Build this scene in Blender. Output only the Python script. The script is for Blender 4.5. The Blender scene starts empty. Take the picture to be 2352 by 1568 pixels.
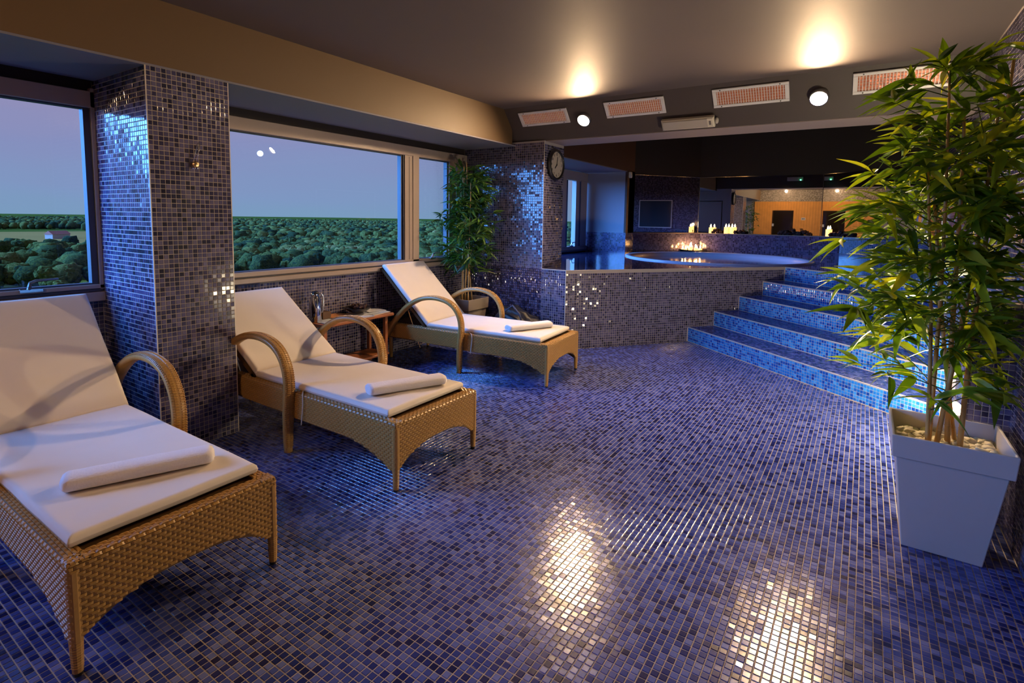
import bpy, math, random
import numpy as np
from mathutils import Vector, Matrix, noise

random.seed(7); rng = np.random.default_rng(7)
PI = math.pi
sc = bpy.context.scene
COL = sc.collection

# ------------------------------------------------------------------ camera
F, CY, PITCH, ROLL, YAW = 1223.33531, 613.680377, 0.0921368279, -0.0161680017, 0.584112294
cp, sp, c_, s_ = math.cos(PITCH), math.sin(PITCH), math.cos(YAW), math.sin(YAW)
fwd = Vector((c_*cp, s_*cp, -sp)); rgt = Vector((s_, -c_, 0)); dwn = fwd.cross(rgt)
right = rgt*math.cos(ROLL) + dwn*math.sin(ROLL); down = -rgt*math.sin(ROLL) + dwn*math.cos(ROLL)
cam_d = bpy.data.cameras.new('camera'); cam = bpy.data.objects.new('camera', cam_d); COL.objects.link(cam)
M = Matrix.Identity(4)
for i in range(3):
    M[i][0] = right[i]; M[i][1] = -down[i]; M[i][2] = -fwd[i]
M[0][3], M[1][3], M[2][3] = 0, 0, 1.5
cam.matrix_world = M
cam_d.sensor_width = 36; cam_d.lens = 36*F/2352; cam_d.shift_y = -(784-CY)/2352
cam_d.clip_start = .05; cam_d.clip_end = 6000
sc.camera = cam

# ------------------------------------------------------------------ world, lights, exposure
W = bpy.data.worlds.new('dusk'); sc.world = W; W.use_nodes = True
nt = W.node_tree; nt.nodes.clear()
def wn(t): return nt.nodes.new(t)
tc = wn('ShaderNodeTexCoord'); sep = wn('ShaderNodeSeparateXYZ'); ramp = wn('ShaderNodeValToRGB')
bg = wn('ShaderNodeBackground'); out = wn('ShaderNodeOutputWorld')
nt.links.new(tc.outputs['Generated'], sep.inputs[0])
mr = wn('ShaderNodeMapRange'); mr.inputs[1].default_value = -.02; mr.inputs[2].default_value = .6
wnz = wn('ShaderNodeTexNoise'); wnz.inputs['Scale'].default_value = 2.2; wnz.inputs['Detail'].default_value = 4
wmp = wn('ShaderNodeMapping'); wmp.inputs['Scale'].default_value = (1, 1, 7)
nt.links.new(tc.outputs['Generated'], wmp.inputs[0]); nt.links.new(wmp.outputs[0], wnz.inputs['Vector'])
wma = wn('ShaderNodeMath'); wma.operation = 'MULTIPLY_ADD'; wma.inputs[1].default_value = .10; wma.inputs[2].default_value = -.05
wad = wn('ShaderNodeMath'); wad.operation = 'ADD'
nt.links.new(wnz.outputs['Fac'], wma.inputs[0]); nt.links.new(sep.outputs['Z'], wad.inputs[0]); nt.links.new(wma.outputs[0], wad.inputs[1])
nt.links.new(wad.outputs[0], mr.inputs[0]); nt.links.new(mr.outputs[0], ramp.inputs[0])
els = ramp.color_ramp.elements
def setr(els, st):
    while len(els) > 1: els.remove(els[-1])
    els[0].position = st[0][0]; els[0].color = (*st[0][1], 1)
    for p, c in st[1:]:
        e = els.new(p); e.color = (*c, 1)
setr(els, [(0, (.20, .29, .40)), (.08, (.22, .27, .42)), (.2, (.25, .24, .40)), (.32, (.31, .235, .37)), (.44, (.23, .215, .38)), (.7, (.14, .17, .38)), (1, (.10, .15, .38))])
bg.inputs[1].default_value = 1.2
nt.links.new(ramp.outputs[0], bg.inputs[0]); nt.links.new(bg.outputs[0], out.inputs[0])

def lamp(name, typ, loc, energy, color, **k):
    d = bpy.data.lights.new(name, typ); d.energy = energy; d.color = color
    for a, b in k.items():
        if a != 'aim': setattr(d, a, b)
    o = bpy.data.objects.new(name, d); o.location = loc; COL.objects.link(o)
    if 'aim' in k: o.rotation_euler = Vector(k['aim']).to_track_quat('-Z', 'Y').to_euler()
    return o
# the last daylight, a wide soft blue glow falling in through the windows
lamp('dusk_glow', 'SUN', (0, 30, 30), 21, (.12, .37, 1.0), angle=math.radians(60), aim=(.70, -.62, -.36))

sc.view_settings.view_transform = 'Standard'; sc.view_settings.look = 'None'
sc.view_settings.exposure = 0.12; sc.view_settings.gamma = 1.0; sc.view_settings.use_curve_mapping = False
sc.cycles.use_denoising = True
sc.cycles.max_bounces = 8; sc.cycles.glossy_bounces = 5; sc.cycles.transparent_max_bounces = 16
sc.cycles.sample_clamp_indirect = 4.0
sc.cycles.caustics_reflective = False; sc.cycles.caustics_refractive = False

# ------------------------------------------------------------------ materials
MATS = {}
def srgb(r, g, b):
    f = lambda v: (v/255/12.92) if v/255 <= .04045 else ((v/255+.055)/1.055)**2.4
    return (f(r), f(g), f(b))
def mat(name, col, rough=.5, metal=0, spec=.5, emit=None, estr=0, noise_amt=0, nscale=20, bump=0, bscale=60, trans=0, coat=0):
    if name in MATS: return MATS[name]
    m = bpy.data.materials.new(name); m.use_nodes = True; t = m.node_tree
    b = t.nodes['Principled BSDF']
    b.inputs['Base Color'].default_value = (*col, 1); b.inputs['Roughness'].default_value = rough
    b.inputs['Metallic'].default_value = metal; b.inputs['Specular IOR Level'].default_value = spec
    if coat: b.inputs['Coat Weight'].default_value = coat; b.inputs['Coat Roughness'].default_value = .1
    if emit: b.inputs['Emission Color'].default_value = (*emit, 1); b.inputs['Emission Strength'].default_value = estr
    if trans: b.inputs['Transmission Weight'].default_value = trans
    tcn = t.nodes.new('ShaderNodeTexCoord')
    if noise_amt:
        n = t.nodes.new('ShaderNodeTexNoise'); n.inputs['Scale'].default_value = nscale; n.inputs['Detail'].default_value = 4
        t.links.new(tcn.outputs['Object'], n.inputs['Vector'])
        mx = t.nodes.new('ShaderNodeMix'); mx.data_type = 'RGBA'
        mx.inputs[6].default_value = (*[v*(1-noise_amt) for v in col], 1); mx.inputs[7].default_value = (*[min(1, v*(1+noise_amt)) for v in col], 1)
        t.links.new(n.outputs['Fac'], mx.inputs[0]); t.links.new(mx.outputs[2], b.inputs['Base Color'])
    if bump:
        n = t.nodes.new('ShaderNodeTexNoise'); n.inputs['Scale'].default_value = bscale; n.inputs['Detail'].default_value = 5
        t.links.new(tcn.outputs['Object'], n.inputs['Vector'])
        bm_ = t.nodes.new('ShaderNodeBump'); bm_.inputs['Strength'].default_value = bump; bm_.inputs['Distance'].default_value = .01
        t.links.new(n.outputs['Fac'], bm_.inputs['Height']); t.links.new(bm_.outputs[0], b.inputs['Normal'])
    MATS[name] = m; return m
def attr_mat(name, stops, rough=.15, spec=.5, coat=0, transl=0, rvar=0):
    """base colour picked from a ramp by the mesh attribute 'tone'"""
    m = bpy.data.materials.new(name); m.use_nodes = True; t = m.node_tree; b = t.nodes['Principled BSDF']
    a = t.nodes.new('ShaderNodeAttribute'); a.attribute_name = 'tone'
    r = t.nodes.new('ShaderNodeValToRGB'); setr(r.color_ramp.elements, stops)
    t.links.new(a.outputs['Fac'], r.inputs[0]); t.links.new(r.outputs[0], b.inputs['Base Color'])
    b.inputs['Roughness'].default_value = rough; b.inputs['Specular IOR Level'].default_value = spec
    if coat: b.inputs['Coat Weight'].default_value = coat; b.inputs['Coat Roughness'].default_value = .05
    if transl:
        tr = t.nodes.new('ShaderNodeBsdfTranslucent'); mx = t.nodes.new('ShaderNodeMixShader'); mx.inputs[0].default_value = transl
        gm = t.nodes.new('ShaderNodeMix'); gm.data_type = 'RGBA'; gm.blend_type = 'MULTIPLY'; gm.inputs[0].default_value = 1
        gm.inputs[7].default_value = (1.6, 1.5, .35, 1); gm.clamp_result = False
        t.links.new(r.outputs[0], gm.inputs[6]); t.links.new(gm.outputs[2], tr.inputs[0])
        t.links.new(b.outputs[0], mx.inputs[1]); t.links.new(tr.outputs[0], mx.inputs[2])
        t.links.new(mx.outputs[0], t.nodes['Material Output'].inputs[0])
    MATS[name] = m; return m

NAVY = [(0, srgb(22, 28, 78)), (.22, srgb(32, 44, 116)), (.45, srgb(54, 70, 146)), (.75, srgb(80, 94, 166)), (1, srgb(104, 116, 180))]
attr_mat('mosaic_floor', NAVY, .18, .8)
attr_mat('mosaic_wall', [(0, srgb(35, 34, 56)), (.25, srgb(49, 48, 79)), (.5, srgb(74, 73, 108)), (.8, srgb(91, 89, 124)), (1, srgb(107, 103, 134))], .10, .6)
attr_mat('mosaic_azure', [(0, srgb(10, 52, 130)), (.25, srgb(18, 84, 168)), (.5, srgb(34, 124, 198)), (.8, srgb(52, 142, 208)), (1, srgb(78, 158, 214))], .12, .5)
attr_mat('mosaic_glitter', [(0, srgb(90, 80, 70)), (.5, srgb(150, 140, 125)), (1, srgb(200, 190, 175))], .08, .8)
G_LIGHT = mat('grout_light', srgb(176, 164, 150), .7)
G_WALL = mat('grout_wall', srgb(170, 162, 160), .7)
G_BLUE = mat('grout_blue', srgb(120, 150, 180), .7)

def mosaic_shader(name, stops, grout, pitch=.0283, rough=.12, wet=0):
    """far surfaces only: the same mosaic as colour and fine relief, laid out by the mesh UVs (in metres)"""
    m = bpy.data.materials.new(name); m.use_nodes = True; t = m.node_tree; b = t.nodes['Principled BSDF']
    uv = t.nodes.new('ShaderNodeTexCoord')
    br = t.nodes.new('ShaderNodeTexBrick'); br.offset = 0; br.squash = 1
    br.inputs['Scale'].default_value = 1/pitch; br.inputs['Mortar Size'].default_value = .05; br.inputs['Mortar Smooth'].default_value = .1
    br.inputs['Brick Width'].default_value = 1; br.inputs['Row Height'].default_value = 1
    sc_ = t.nodes.new('ShaderNodeVectorMath'); sc_.operation = 'SCALE'; sc_.inputs[3].default_value = 1/pitch
    fl = t.nodes.new('ShaderNodeVectorMath'); fl.operation = 'FLOOR'
    wh = t.nodes.new('ShaderNodeTexWhiteNoise'); wh.noise_dimensions = '3D'
    r = t.nodes.new('ShaderNodeValToRGB'); setr(r.color_ramp.elements, stops)
    t.links.new(uv.outputs['UV'], br.inputs['Vector']); t.links.new(uv.outputs['UV'], sc_.inputs[0])
    t.links.new(sc_.outputs[0], fl.inputs[0]); t.links.new(fl.outputs[0], wh.inputs[0]); t.links.new(wh.outputs['Value'], r.inputs[0])
    mx = t.nodes.new('ShaderNodeMix'); mx.data_type = 'RGBA'; mx.inputs[7].default_value = (*grout, 1)
    t.links.new(br.outputs['Fac'], mx.inputs[0]); t.links.new(r.outputs[0], mx.inputs[6]); t.links.new(mx.outputs[2], b.inputs['Base Color'])
    rr = t.nodes.new('ShaderNodeMath'); rr.operation = 'MULTIPLY_ADD'; rr.inputs[1].default_value = .5; rr.inputs[2].default_value = rough
    if wet: rr.inputs[1].default_value = .05; b.inputs['Coat Weight'].default_value = 1; b.inputs['Coat Roughness'].default_value = .03; b.inputs['Coat IOR'].default_value = 1.6
    t.links.new(br.outputs['Fac'], rr.inputs[0]); t.links.new(rr.outputs[0], b.inputs['Roughness'])
    MATS[name] = m; return m
mosaic_shader('mosaic_far', NAVY, srgb(130, 125, 130))
mosaic_shader('mosaic_deck', NAVY, srgb(90, 92, 110), rough=.08, wet=1)
mosaic_shader('mosaic_far_wall', [(0, srgb(36, 34, 66)), (.3, srgb(50, 52, 96)), (.6, srgb(78, 80, 124)), (1, srgb(104, 102, 144))], srgb(140, 130, 140))

PAINT = mat('ceiling_paint', srgb(96, 86, 84), .62, noise_amt=.05, nscale=2, bump=.08, bscale=3)
PAINT_D = mat('dark_paint', srgb(68, 60, 58), .6)
PAINT_BEAM = mat('beam_paint', srgb(96, 74, 48), .55)
PAINT_BLK = mat('black_brown_paint', srgb(38, 30, 32), .6)
PAINT_G = mat('grey_paint', srgb(140, 142, 158), .6)
PAINT_BR = mat('brown_paint', srgb(70, 42, 30), .6)
SOFFIT = mat('soffit_paint', srgb(116, 116, 132), .6)
FRAME = mat('window_frame_metal', srgb(164, 150, 142), .4, noise_amt=.03)
FRAME_D = mat('window_gasket', srgb(60, 60, 70), .5)
CHROME = mat('chrome', (.75, .75, .75), .12, 1)
STEEL = mat('brushed_steel', (.62, .62, .64), .2, 1)
BLACKP = mat('black_plastic', (.012, .012, .014), .35)
WHITE_M = mat('white_enamel', srgb(222, 220, 224), .35)
CREAM = mat('cream_plastic', srgb(214, 206, 190), .4)
EDGE = mat('tile_edge_trim', srgb(206, 196, 186), .3)
WICK = mat('wicker', srgb(178, 136, 74), .36, noise_amt=.18, nscale=60, spec=.5)
WICK_D = mat('wicker_core', srgb(96, 68, 34), .6, noise_amt=.2, nscale=40)
CUSH = mat('cushion_cloth', srgb(226, 216, 208), .75, noise_amt=.03, nscale=8, bump=.12, bscale=9)
TOWEL = mat('towel_cloth', srgb(232, 224, 224), .95, bump=.25, bscale=120)
CORD = mat('white_cord', srgb(226, 220, 214), .8)
WOOD = mat('table_wood', srgb(160, 98, 60), .4, noise_amt=.25, nscale=9)
CLAY = mat('planter_white', srgb(206, 200, 196), .42, noise_amt=.02)
CLAY_G = mat('planter_grey', srgb(150, 138, 126), .5)
STONE = mat('white_pebble', srgb(226, 218, 196), .7, noise_amt=.08, nscale=14)
CANE = mat('bamboo_cane', srgb(196, 156, 92), .45, noise_amt=.18, nscale=12)
TWIG = mat('green_twig', srgb(86, 100, 40), .6)
attr_mat('leaf', [(0, srgb(44, 76, 22)), (.4, srgb(94, 128, 30)), (.8, srgb(150, 172, 42)), (1, srgb(186, 190, 70))], .34, .6, transl=.45)
attr_mat('leaf_dark', [(0, srgb(30, 60, 26)), (.5, srgb(54, 92, 36)), (1, srgb(92, 128, 52))], .42, .5, transl=.25)
SOIL = mat('soil', srgb(70, 56, 44), .9, noise_amt=.3)
BULB = mat('bulb_glow', (1, .9, .7), .3, emit=(1, .66, .36), estr=2150)
BULB_FILL = mat('fill_bulb_glow', (1, .9, .7), .3, emit=(1, .66, .38), estr=160)
BULB2 = mat('bulb_glow_dim', (1, .9, .7), .3, emit=(1, .66, .38), estr=700)
FLOOD = mat('flood_glow', (1, .95, .8), .3, emit=(1, .82, .50), estr=1900)
FLAME = mat('candle_flame', (1, .6, .2), .5, emit=(1, .50, .16), estr=150)
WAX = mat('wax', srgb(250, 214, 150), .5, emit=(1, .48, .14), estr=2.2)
FOIL_LIT = mat('copper_foil', srgb(104, 46, 24), .3, .5, noise_amt=.8, nscale=14, bump=.6, bscale=22, emit=(1, .30, .12), estr=.16)  # emission and blotches paint light falling on the copper insulation
GREEN = mat('green_led', (.1, .8, .4), .3, emit=(.1, 1, .45), estr=14)
PINE = mat('pine_board', srgb(236, 160, 70), .5, noise_amt=.22, nscale=6)
MOONM = mat('moon_disc', (1, 1, 1), .5, emit=(1, .97, .9), estr=2.2)
BASKET = mat('dark_basket', srgb(40, 28, 20), .7, noise_amt=.3)
ACRYL = mat('tub_acrylic', srgb(216, 210, 232), .25)
GRASS = mat('grass_ground', srgb(84, 88, 34), .95, noise_amt=.45, nscale=.012, spec=0)
FIELD = mat('stubble_field', srgb(170, 120, 64), .95, noise_amt=.15, nscale=.02, spec=0)
MEADOW = mat('meadow', srgb(132, 116, 40), .95, noise_amt=.35, nscale=.05, spec=0)
attr_mat('tree_leaf', [(0, srgb(52, 64, 46)), (.35, srgb(92, 98, 52)), (.7, srgb(126, 120, 58)), (1, srgb(168, 142, 90))], .9, 0)
def leafy(m):
    t = m.node_tree; b = t.nodes['Principled BSDF']; rp = [n for n in t.nodes if n.type == 'VALTORGB'][0]
    tcn = t.nodes.new('ShaderNodeTexCoord'); n = t.nodes.new('ShaderNodeTexNoise'); n.inputs['Scale'].default_value = 1.5; n.inputs['Detail'].default_value = 6; n.inputs['Roughness'].default_value = .7
    n2 = t.nodes.new('ShaderNodeTexNoise'); n2.inputs['Scale'].default_value = .018; n2.inputs['Detail'].default_value = 3
    at = [q for q in t.nodes if q.type == 'ATTRIBUTE'][0]; ad = t.nodes.new('ShaderNodeMath'); ad.operation = 'MULTIPLY_ADD'; ad.inputs[1].default_value = .7
    ad2 = t.nodes.new('ShaderNodeMath'); ad2.operation = 'MULTIPLY_ADD'; ad2.inputs[1].default_value = 2.2; ad2.inputs[2].default_value = -1.1
    ad3 = t.nodes.new('ShaderNodeMath'); ad3.operation = 'MULTIPLY_ADD'; ad3.inputs[1].default_value = 1.2; ad3.inputs[2].default_value = -.6
    ad4 = t.nodes.new('ShaderNodeMath'); ad4.operation = 'ADD'
    t.links.new(tcn.outputs['Object'], n.inputs['Vector']); t.links.new(tcn.outputs['Object'], n2.inputs['Vector'])
    t.links.new(n.outputs['Fac'], ad2.inputs[0]); t.links.new(n2.outputs['Fac'], ad3.inputs[0]); t.links.new(ad2.outputs[0], ad4.inputs[0]); t.links.new(ad3.outputs[0], ad4.inputs[1])
    t.links.new(at.outputs['Fac'], ad.inputs[0]); t.links.new(ad4.outputs[0], ad.inputs[2]); t.links.new(ad.outputs[0], rp.inputs[0])
    bp = t.nodes.new('ShaderNodeBump'); bp.inputs['Strength'].default_value = 1; bp.inputs['Distance'].default_value = .9
    t.links.new(n.outputs['Fac'], bp.inputs['Height']); t.links.new(bp.outputs[0], b.inputs['Normal'])
leafy(MATS['tree_leaf'])
BARK = mat('bark', srgb(80, 62, 46), .9)

def glass_mat(name, tint, refl=.09):
    m = bpy.data.materials.new(name); m.use_nodes = True; t = m.node_tree; t.nodes.clear()
    o = t.nodes.new('ShaderNodeOutputMaterial'); tr = t.nodes.new('ShaderNodeBsdfTransparent'); gl = t.nodes.new('ShaderNodeBsdfGlossy')
    tr.inputs[0].default_value = (*tint, 1); gl.inputs['Roughness'].default_value = .0
    mx = t.nodes.new('ShaderNodeMixShader'); fr = t.nodes.new('ShaderNodeLayerWeight'); fr.inputs[0].default_value = .25
    ma = t.nodes.new('ShaderNodeMath'); ma.operation = 'MULTIPLY_ADD'; ma.inputs[1].default_value = .16; ma.inputs[2].default_value = refl*.4
    t.links.new(fr.outputs['Fresnel'], ma.inputs[0]); t.links.new(ma.outputs[0], mx.inputs[0])
    t.links.new(tr.outputs[0], mx.inputs[1]); t.links.new(gl.outputs[0], mx.inputs[2]); t.links.new(mx.outputs[0], o.inputs[0])
    MATS[name] = m; return m
GLASS = glass_mat('window_glass', (.86, .95, 1.0), .02)
MIRROR = mat('mirror_glass', (.78, .80, .82), .01, 1)
DARKGL = mat('dark_glass', (.05, .07, .10), .02, 0, .9, coat=1)
def water_mat():
    m = mat('tub_water', (.02, .06, .16), .04, 0, 1.0, bump=.35, bscale=5, coat=1); return m
WATER = water_mat()

# ------------------------------------------------------------------ mesh helpers
def link_mesh(name, verts, faces, material, parent=None, smooth=False, loc=None):
    me = bpy.data.meshes.new(name); me.from_pydata([tuple(v) for v in verts], [], faces); me.update()
    if material is not None: me.materials.append(material if not isinstance(material, str) else MATS[material])
    if smooth: me.polygons.foreach_set('use_smooth', [True]*len(me.polygons))
    o = bpy.data.objects.new(name, me); COL.objects.link(o)
    if parent is not None: o.parent = parent
    if loc is not None: o.location = loc
    return o
def tag(o, label=None, cat=None, group=None, kind=None):
    if label: o['label'] = label
    if cat: o['category'] = cat
    if group: o['group'] = group
    if kind: o['kind'] = kind
    return o
def empty(name, loc, rz=0):
    o = bpy.data.objects.new(name, None); COL.objects.link(o); o.location = loc; o.rotation_euler = (0, 0, rz); o.empty_display_size = .1
    return o
def copy_tree(o, parent=None):
    c = o.copy(); COL.objects.link(c); c.parent = parent
    for ch in o.children: copy_tree(ch, c)
    return c
class MB:
    def __init__(s): s.v = []; s.f = []
    def add(s, v, f):
        n = len(s.v); s.v += [Vector(p) for p in v]; s.f += [tuple(i+n for i in q) for q in f]; return s
    def box(s, a, b, mtx=None, bev=0):
        x0, y0, z0 = a; x1, y1, z1 = b
        if bev:
            e = bev; vs = []
            for z, i in ((z0, e), (z0+e, 0), (z1-e, 0), (z1, e)):
                vs += [(x0+i, y0+e, z) if 0 else (x0+i, y0+i, z), (x1-i, y0+i, z), (x1-i, y1-i, z), (x0+i, y1-i, z)]
            fs = [(3, 2, 1, 0), (12, 13, 14, 15)]
            for k in range(3):
                for j in range(4): fs.append((k*4+j, k*4+(j+1) % 4, k*4+4+(j+1) % 4, k*4+4+j))
        else:
            vs = [(x0, y0, z0), (x1, y0, z0), (x1, y1, z0), (x0, y1, z0), (x0, y0, z1), (x1, y0, z1), (x1, y1, z1), (x0, y1, z1)]
            fs = [(3, 2, 1, 0), (4, 5, 6, 7), (0, 1, 5, 4), (1, 2, 6, 5), (2, 3, 7, 6), (3, 0, 4, 7)]
        if mtx is not None: vs = [mtx @ Vector(v) for v in vs]
        return s.add(vs, fs)
    def tube(s, pts, rad, n=8, cap=True, sx=1.0, up=None):
        pts = [Vector(p) for p in pts]; m = len(pts)
        if not hasattr(rad, '__len__'): rad = [rad]*m
        base = len(s.v); u = Vector(up) if up is not None else None
        prev = None; vs = []
        for i, p in enumerate(pts):
            t = (pts[min(i+1, m-1)]-pts[max(i-1, 0)]).normalized()
            if u is not None: a = (u - t*u.dot(t)).normalized()
            else:
                if prev is None: q = Vector((0, 0, 1)) if abs(t.z) < .9 else Vector((1, 0, 0)); a = (q-t*q.dot(t)).normalized()
                else: a = (prev - t*prev.dot(t)).normalized()
            prev = a; b = t.cross(a)
            for k in range(n):
                an = 2*PI*k/n; vs.append(p + a*math.cos(an)*rad[i]*sx + b*math.sin(an)*rad[i])
        fs = []
        for i in range(m-1):
            for k in range(n): fs.append((i*n+k, i*n+(k+1) % n, (i+1)*n+(k+1) % n, (i+1)*n+k))
        if cap: fs += [tuple(range(n-1, -1, -1)), tuple(range((m-1)*n, m*n))]
        return s.add(vs, fs)
    def lathe(s, prof, c=(0, 0, 0), n=20, cap=True):
        c = Vector(c); vs = []; fs = []
        for r, z in prof:
            for k in range(n): vs.append(c+Vector((r*math.cos(2*PI*k/n), r*math.sin(2*PI*k/n), z)))
        for i in range(len(prof)-1):
            for k in range(n): fs.append((i*n+k, i*n+(k+1) % n, (i+1)*n+(k+1) % n, (i+1)*n+k))
        if cap: fs += [tuple(range(n-1, -1, -1)), tuple(range((len(prof)-1)*n, len(prof)*n))]
        return s.add(vs, fs)
    def prism(s, poly, z0, z1):
        n = len(poly); vs = [(x, y, z0) for x, y in poly]+[(x, y, z1) for x, y in poly]
        fs = [tuple(range(n-1, -1, -1)), tuple(range(n, 2*n))]+[(i, (i+1) % n, n+(i+1) % n, n+i) for i in range(n)]
        return s.add(vs, fs)
    def ball(s, c, r, sub=2, amp=0, sq=(1, 1, 1), seed=0):
        vs, fs = ICO[sub]; c = Vector(c); o = []
        for v in vs:
            d = 1+(amp*noise.noise(v*1.7+Vector((seed*3.1, seed*1.7, 0))) if amp else 0)
            o.append(c+Vector((v.x*sq[0], v.y*sq[1], v.z*sq[2]))*r*d)
        return s.add(o, fs)
    def build(s, name, material, parent=None, smooth=False, loc=None): return link_mesh(name, s.v, s.f, material, parent, smooth, loc)
def _ico():
    t = (1+5**.5)/2
    v = [Vector(p).normalized() for p in ((-1, t, 0), (1, t, 0), (-1, -t, 0), (1, -t, 0), (0, -1, t), (0, 1, t), (0, -1, -t), (0, 1, -t), (t, 0, -1), (t, 0, 1), (-t, 0, -1), (-t, 0, 1))]
    f = [(0, 11, 5), (0, 5, 1), (0, 1, 7), (0, 7, 10), (0, 10, 11), (1, 5, 9), (5, 11, 4), (11, 10, 2), (10, 7, 6), (7, 1, 8), (3, 9, 4), (3, 4, 2), (3, 2, 6), (3, 6, 8), (3, 8, 9), (4, 9, 5), (2, 4, 11), (6, 2, 10), (8, 6, 7), (9, 8, 1)]
    res = [(v, f)]
    for _ in range(3):
        v = list(v); nf = []; mid = {}
        def m(a, b):
            k = (min(a, b), max(a, b))
            if k not in mid: mid[k] = len(v); v.append(((v[a]+v[b])/2).normalized())
            return mid[k]
        for a, b, c in f:
            x, y, z = m(a, b), m(b, c), m(c, a); nf += [(a, x, z), (b, y, x), (c, z, y), (x, y, z)]
        f = nf; res.append((v, f))
    return res
ICO = _ico()

def np_mesh(name, V, Q, material, parent=None, tone=None, kind=None, smooth=False):
    me = bpy.data.meshes.new(name); nv, nq = len(V), len(Q); k = Q.shape[1]
    me.vertices.add(nv); me.vertices.foreach_set('co', V.astype(np.float32).ravel())
    me.loops.add(nq*k); me.loops.foreach_set('vertex_index', Q.astype(np.int32).ravel())
    me.polygons.add(nq); me.polygons.foreach_set('loop_start', np.arange(0, nq*k, k, dtype=np.int32))
    me.polygons.foreach_set('loop_total', np.full(nq, k, dtype=np.int32)); me.update(calc_edges=True)
    me.polygons.foreach_set('use_smooth', np.full(nq, bool(smooth)))
    if tone is not None:
        a = me.attributes.new('tone', 'FLOAT', 'FACE'); a.data.foreach_set('value', tone.astype(np.float32))
    me.materials.append(MATS[material] if isinstance(material, str) else material)
    o = bpy.data.objects.new(name, me); COL.objects.link(o)
    if parent is not None: o.parent = parent
    if kind: o['kind'] = kind
    return o

# ------------------------------------------------------------------ mosaic
PITCHT = .0283; TS = .0250; TT = .0022
TQ = np.array([[4, 5, 6, 7], [0, 1, 5, 4], [1, 2, 6, 5], [2, 3, 7, 6], [3, 0, 4, 7]])
def tile_verts(n, tilt, rg):
    """n tiles in their own frames: a low pillow with chamfered rim, each tipped a hair"""
    h = TS/2; e = .0018
    b = np.array([[-h, -h, 0], [h, -h, 0], [h, h, 0], [-h, h, 0], [-h+e, -h+e, TT], [h-e, -h+e, TT], [h-e, h-e, TT], [-h+e, h-e, TT]])
    V = np.repeat(b[None], n, 0)
    tx = rg.normal(0, tilt, n); ty = rg.normal(0, tilt, n)
    V[:, 4:, 2] += V[:, 4:, 0]*tx[:, None]+V[:, 4:, 1]*ty[:, None]
    return V
_proto = {}
def tile_protos(material, tilt):
    k = (material, tilt)
    if k not in _proto:
        L = []
        for i in range(20):
            V = tile_verts(1, tilt, rng)[0]; me = bpy.data.meshes.new('tile'); me.from_pydata(V.tolist(), [], TQ.tolist())
            a = me.attributes.new('tone', 'FLOAT', 'FACE'); a.data.foreach_set('value', [i/19]*5)
            me.materials.append(MATS[material]); L.append(me)
        _proto[k] = L
    return _proto[k]
CAMP = np.array([0, 0, 1.5]); Rm = np.array([list(right), list(down), list(fwd)])
def in_view(P, m=30):
    q = (P-CAMP)@Rm.T; z = q[:, 2]; ok = z > .1
    x = F*q[:, 0]/np.where(ok, z, 1)+1176; y = F*q[:, 1]/np.where(ok, z, 1)+CY
    return ok & (x > -m) & (x < 2352+m) & (y > -m) & (y < 1568+m), z
def mosaic(parent, O, U, Vv, w, h, material, mask=None, pieces=0, tilt=.012, start=(0, 0), stuffname='mosaic_tiles'):
    """lays tiles over the rectangle O + a U + b V; the nearest become objects, the rest one stuff part"""
    O, U, Vv = (np.array(p, float) for p in (O, U, Vv)); N = np.cross(U, Vv)
    na, nb = int(w/PITCHT+.3), int(h/PITCHT+1e-6)
    A, B = np.meshgrid(np.arange(na), np.arange(nb), indexing='ij')
    a = (A.ravel()+.5)*PITCHT+start[0]; b = (B.ravel()+.5)*PITCHT+start[1]
    C = O+a[:, None]*U+b[:, None]*Vv
    if mask is not None:
        k = mask(C); C = C[k]
    n = len(C)
    if n == 0: return
    tone = np.clip(rng.beta(1.3, 1.3, n), 0, 1)
    if pieces:
        vis, z = in_view(C, 0); d = np.where(vis, z, 1e9); order = np.argsort(d)[:pieces]
        pm = tile_protos(material, tilt)
        Mx = Matrix(((U[0], Vv[0], N[0], 0), (U[1], Vv[1], N[1], 0), (U[2], Vv[2], N[2], 0), (0, 0, 0, 1)))
        for i in order:
            o = bpy.data.objects.new('tile', pm[int(tone[i]*19.99)]); COL.objects.link(o)
            Mi = Mx.copy(); Mi.translation = Vector(C[i]); o.matrix_basis = Mi; o.parent = parent
        keep = np.ones(n, bool); keep[order] = False; C = C[keep]; tone = tone[keep]; n = len(C)
    L = tile_verts(n, tilt, rng)
    Wv = C[:, None, :]+L[..., 0:1]*U+L[..., 1:2]*Vv+L[..., 2:3]*N
    Q = (TQ[None]+8*np.arange(n)[:, None, None]).reshape(-1, 4)
    np_mesh(stuffname, Wv.reshape(-1, 3), Q, material, parent, np.repeat(tone, 5), 'stuff')

def quad_uv(name, pts, material, parent=None, kind=None):
    """planar face with UVs in metres along its first edge"""
    P = [Vector(p) for p in pts]; me = bpy.data.meshes.new(name); me.from_pydata([tuple(p) for p in P], [], [tuple(range(len(P)))])
    uvl = me.uv_layers.new(name='UVMap'); u = (P[1]-P[0]).normalized(); nrm = me.polygons[0].normal; v = nrm.cross(u)
    for i, p in enumerate(P): uvl.data[i].uv = ((p-P[0]).dot(u), (p-P[0]).dot(v))
    me.materials.append(MATS[material] if isinstance(material, str) else material)
    o = bpy.data.objects.new(name, me); COL.objects.link(o)
    if parent is not None: o.parent = parent
    if kind: o['kind'] = kind
    return o
def struct(mb, name, material, smooth=False):
    o = mb.build(name, material, smooth=smooth); o['kind'] = 'structure'; return o

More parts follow.
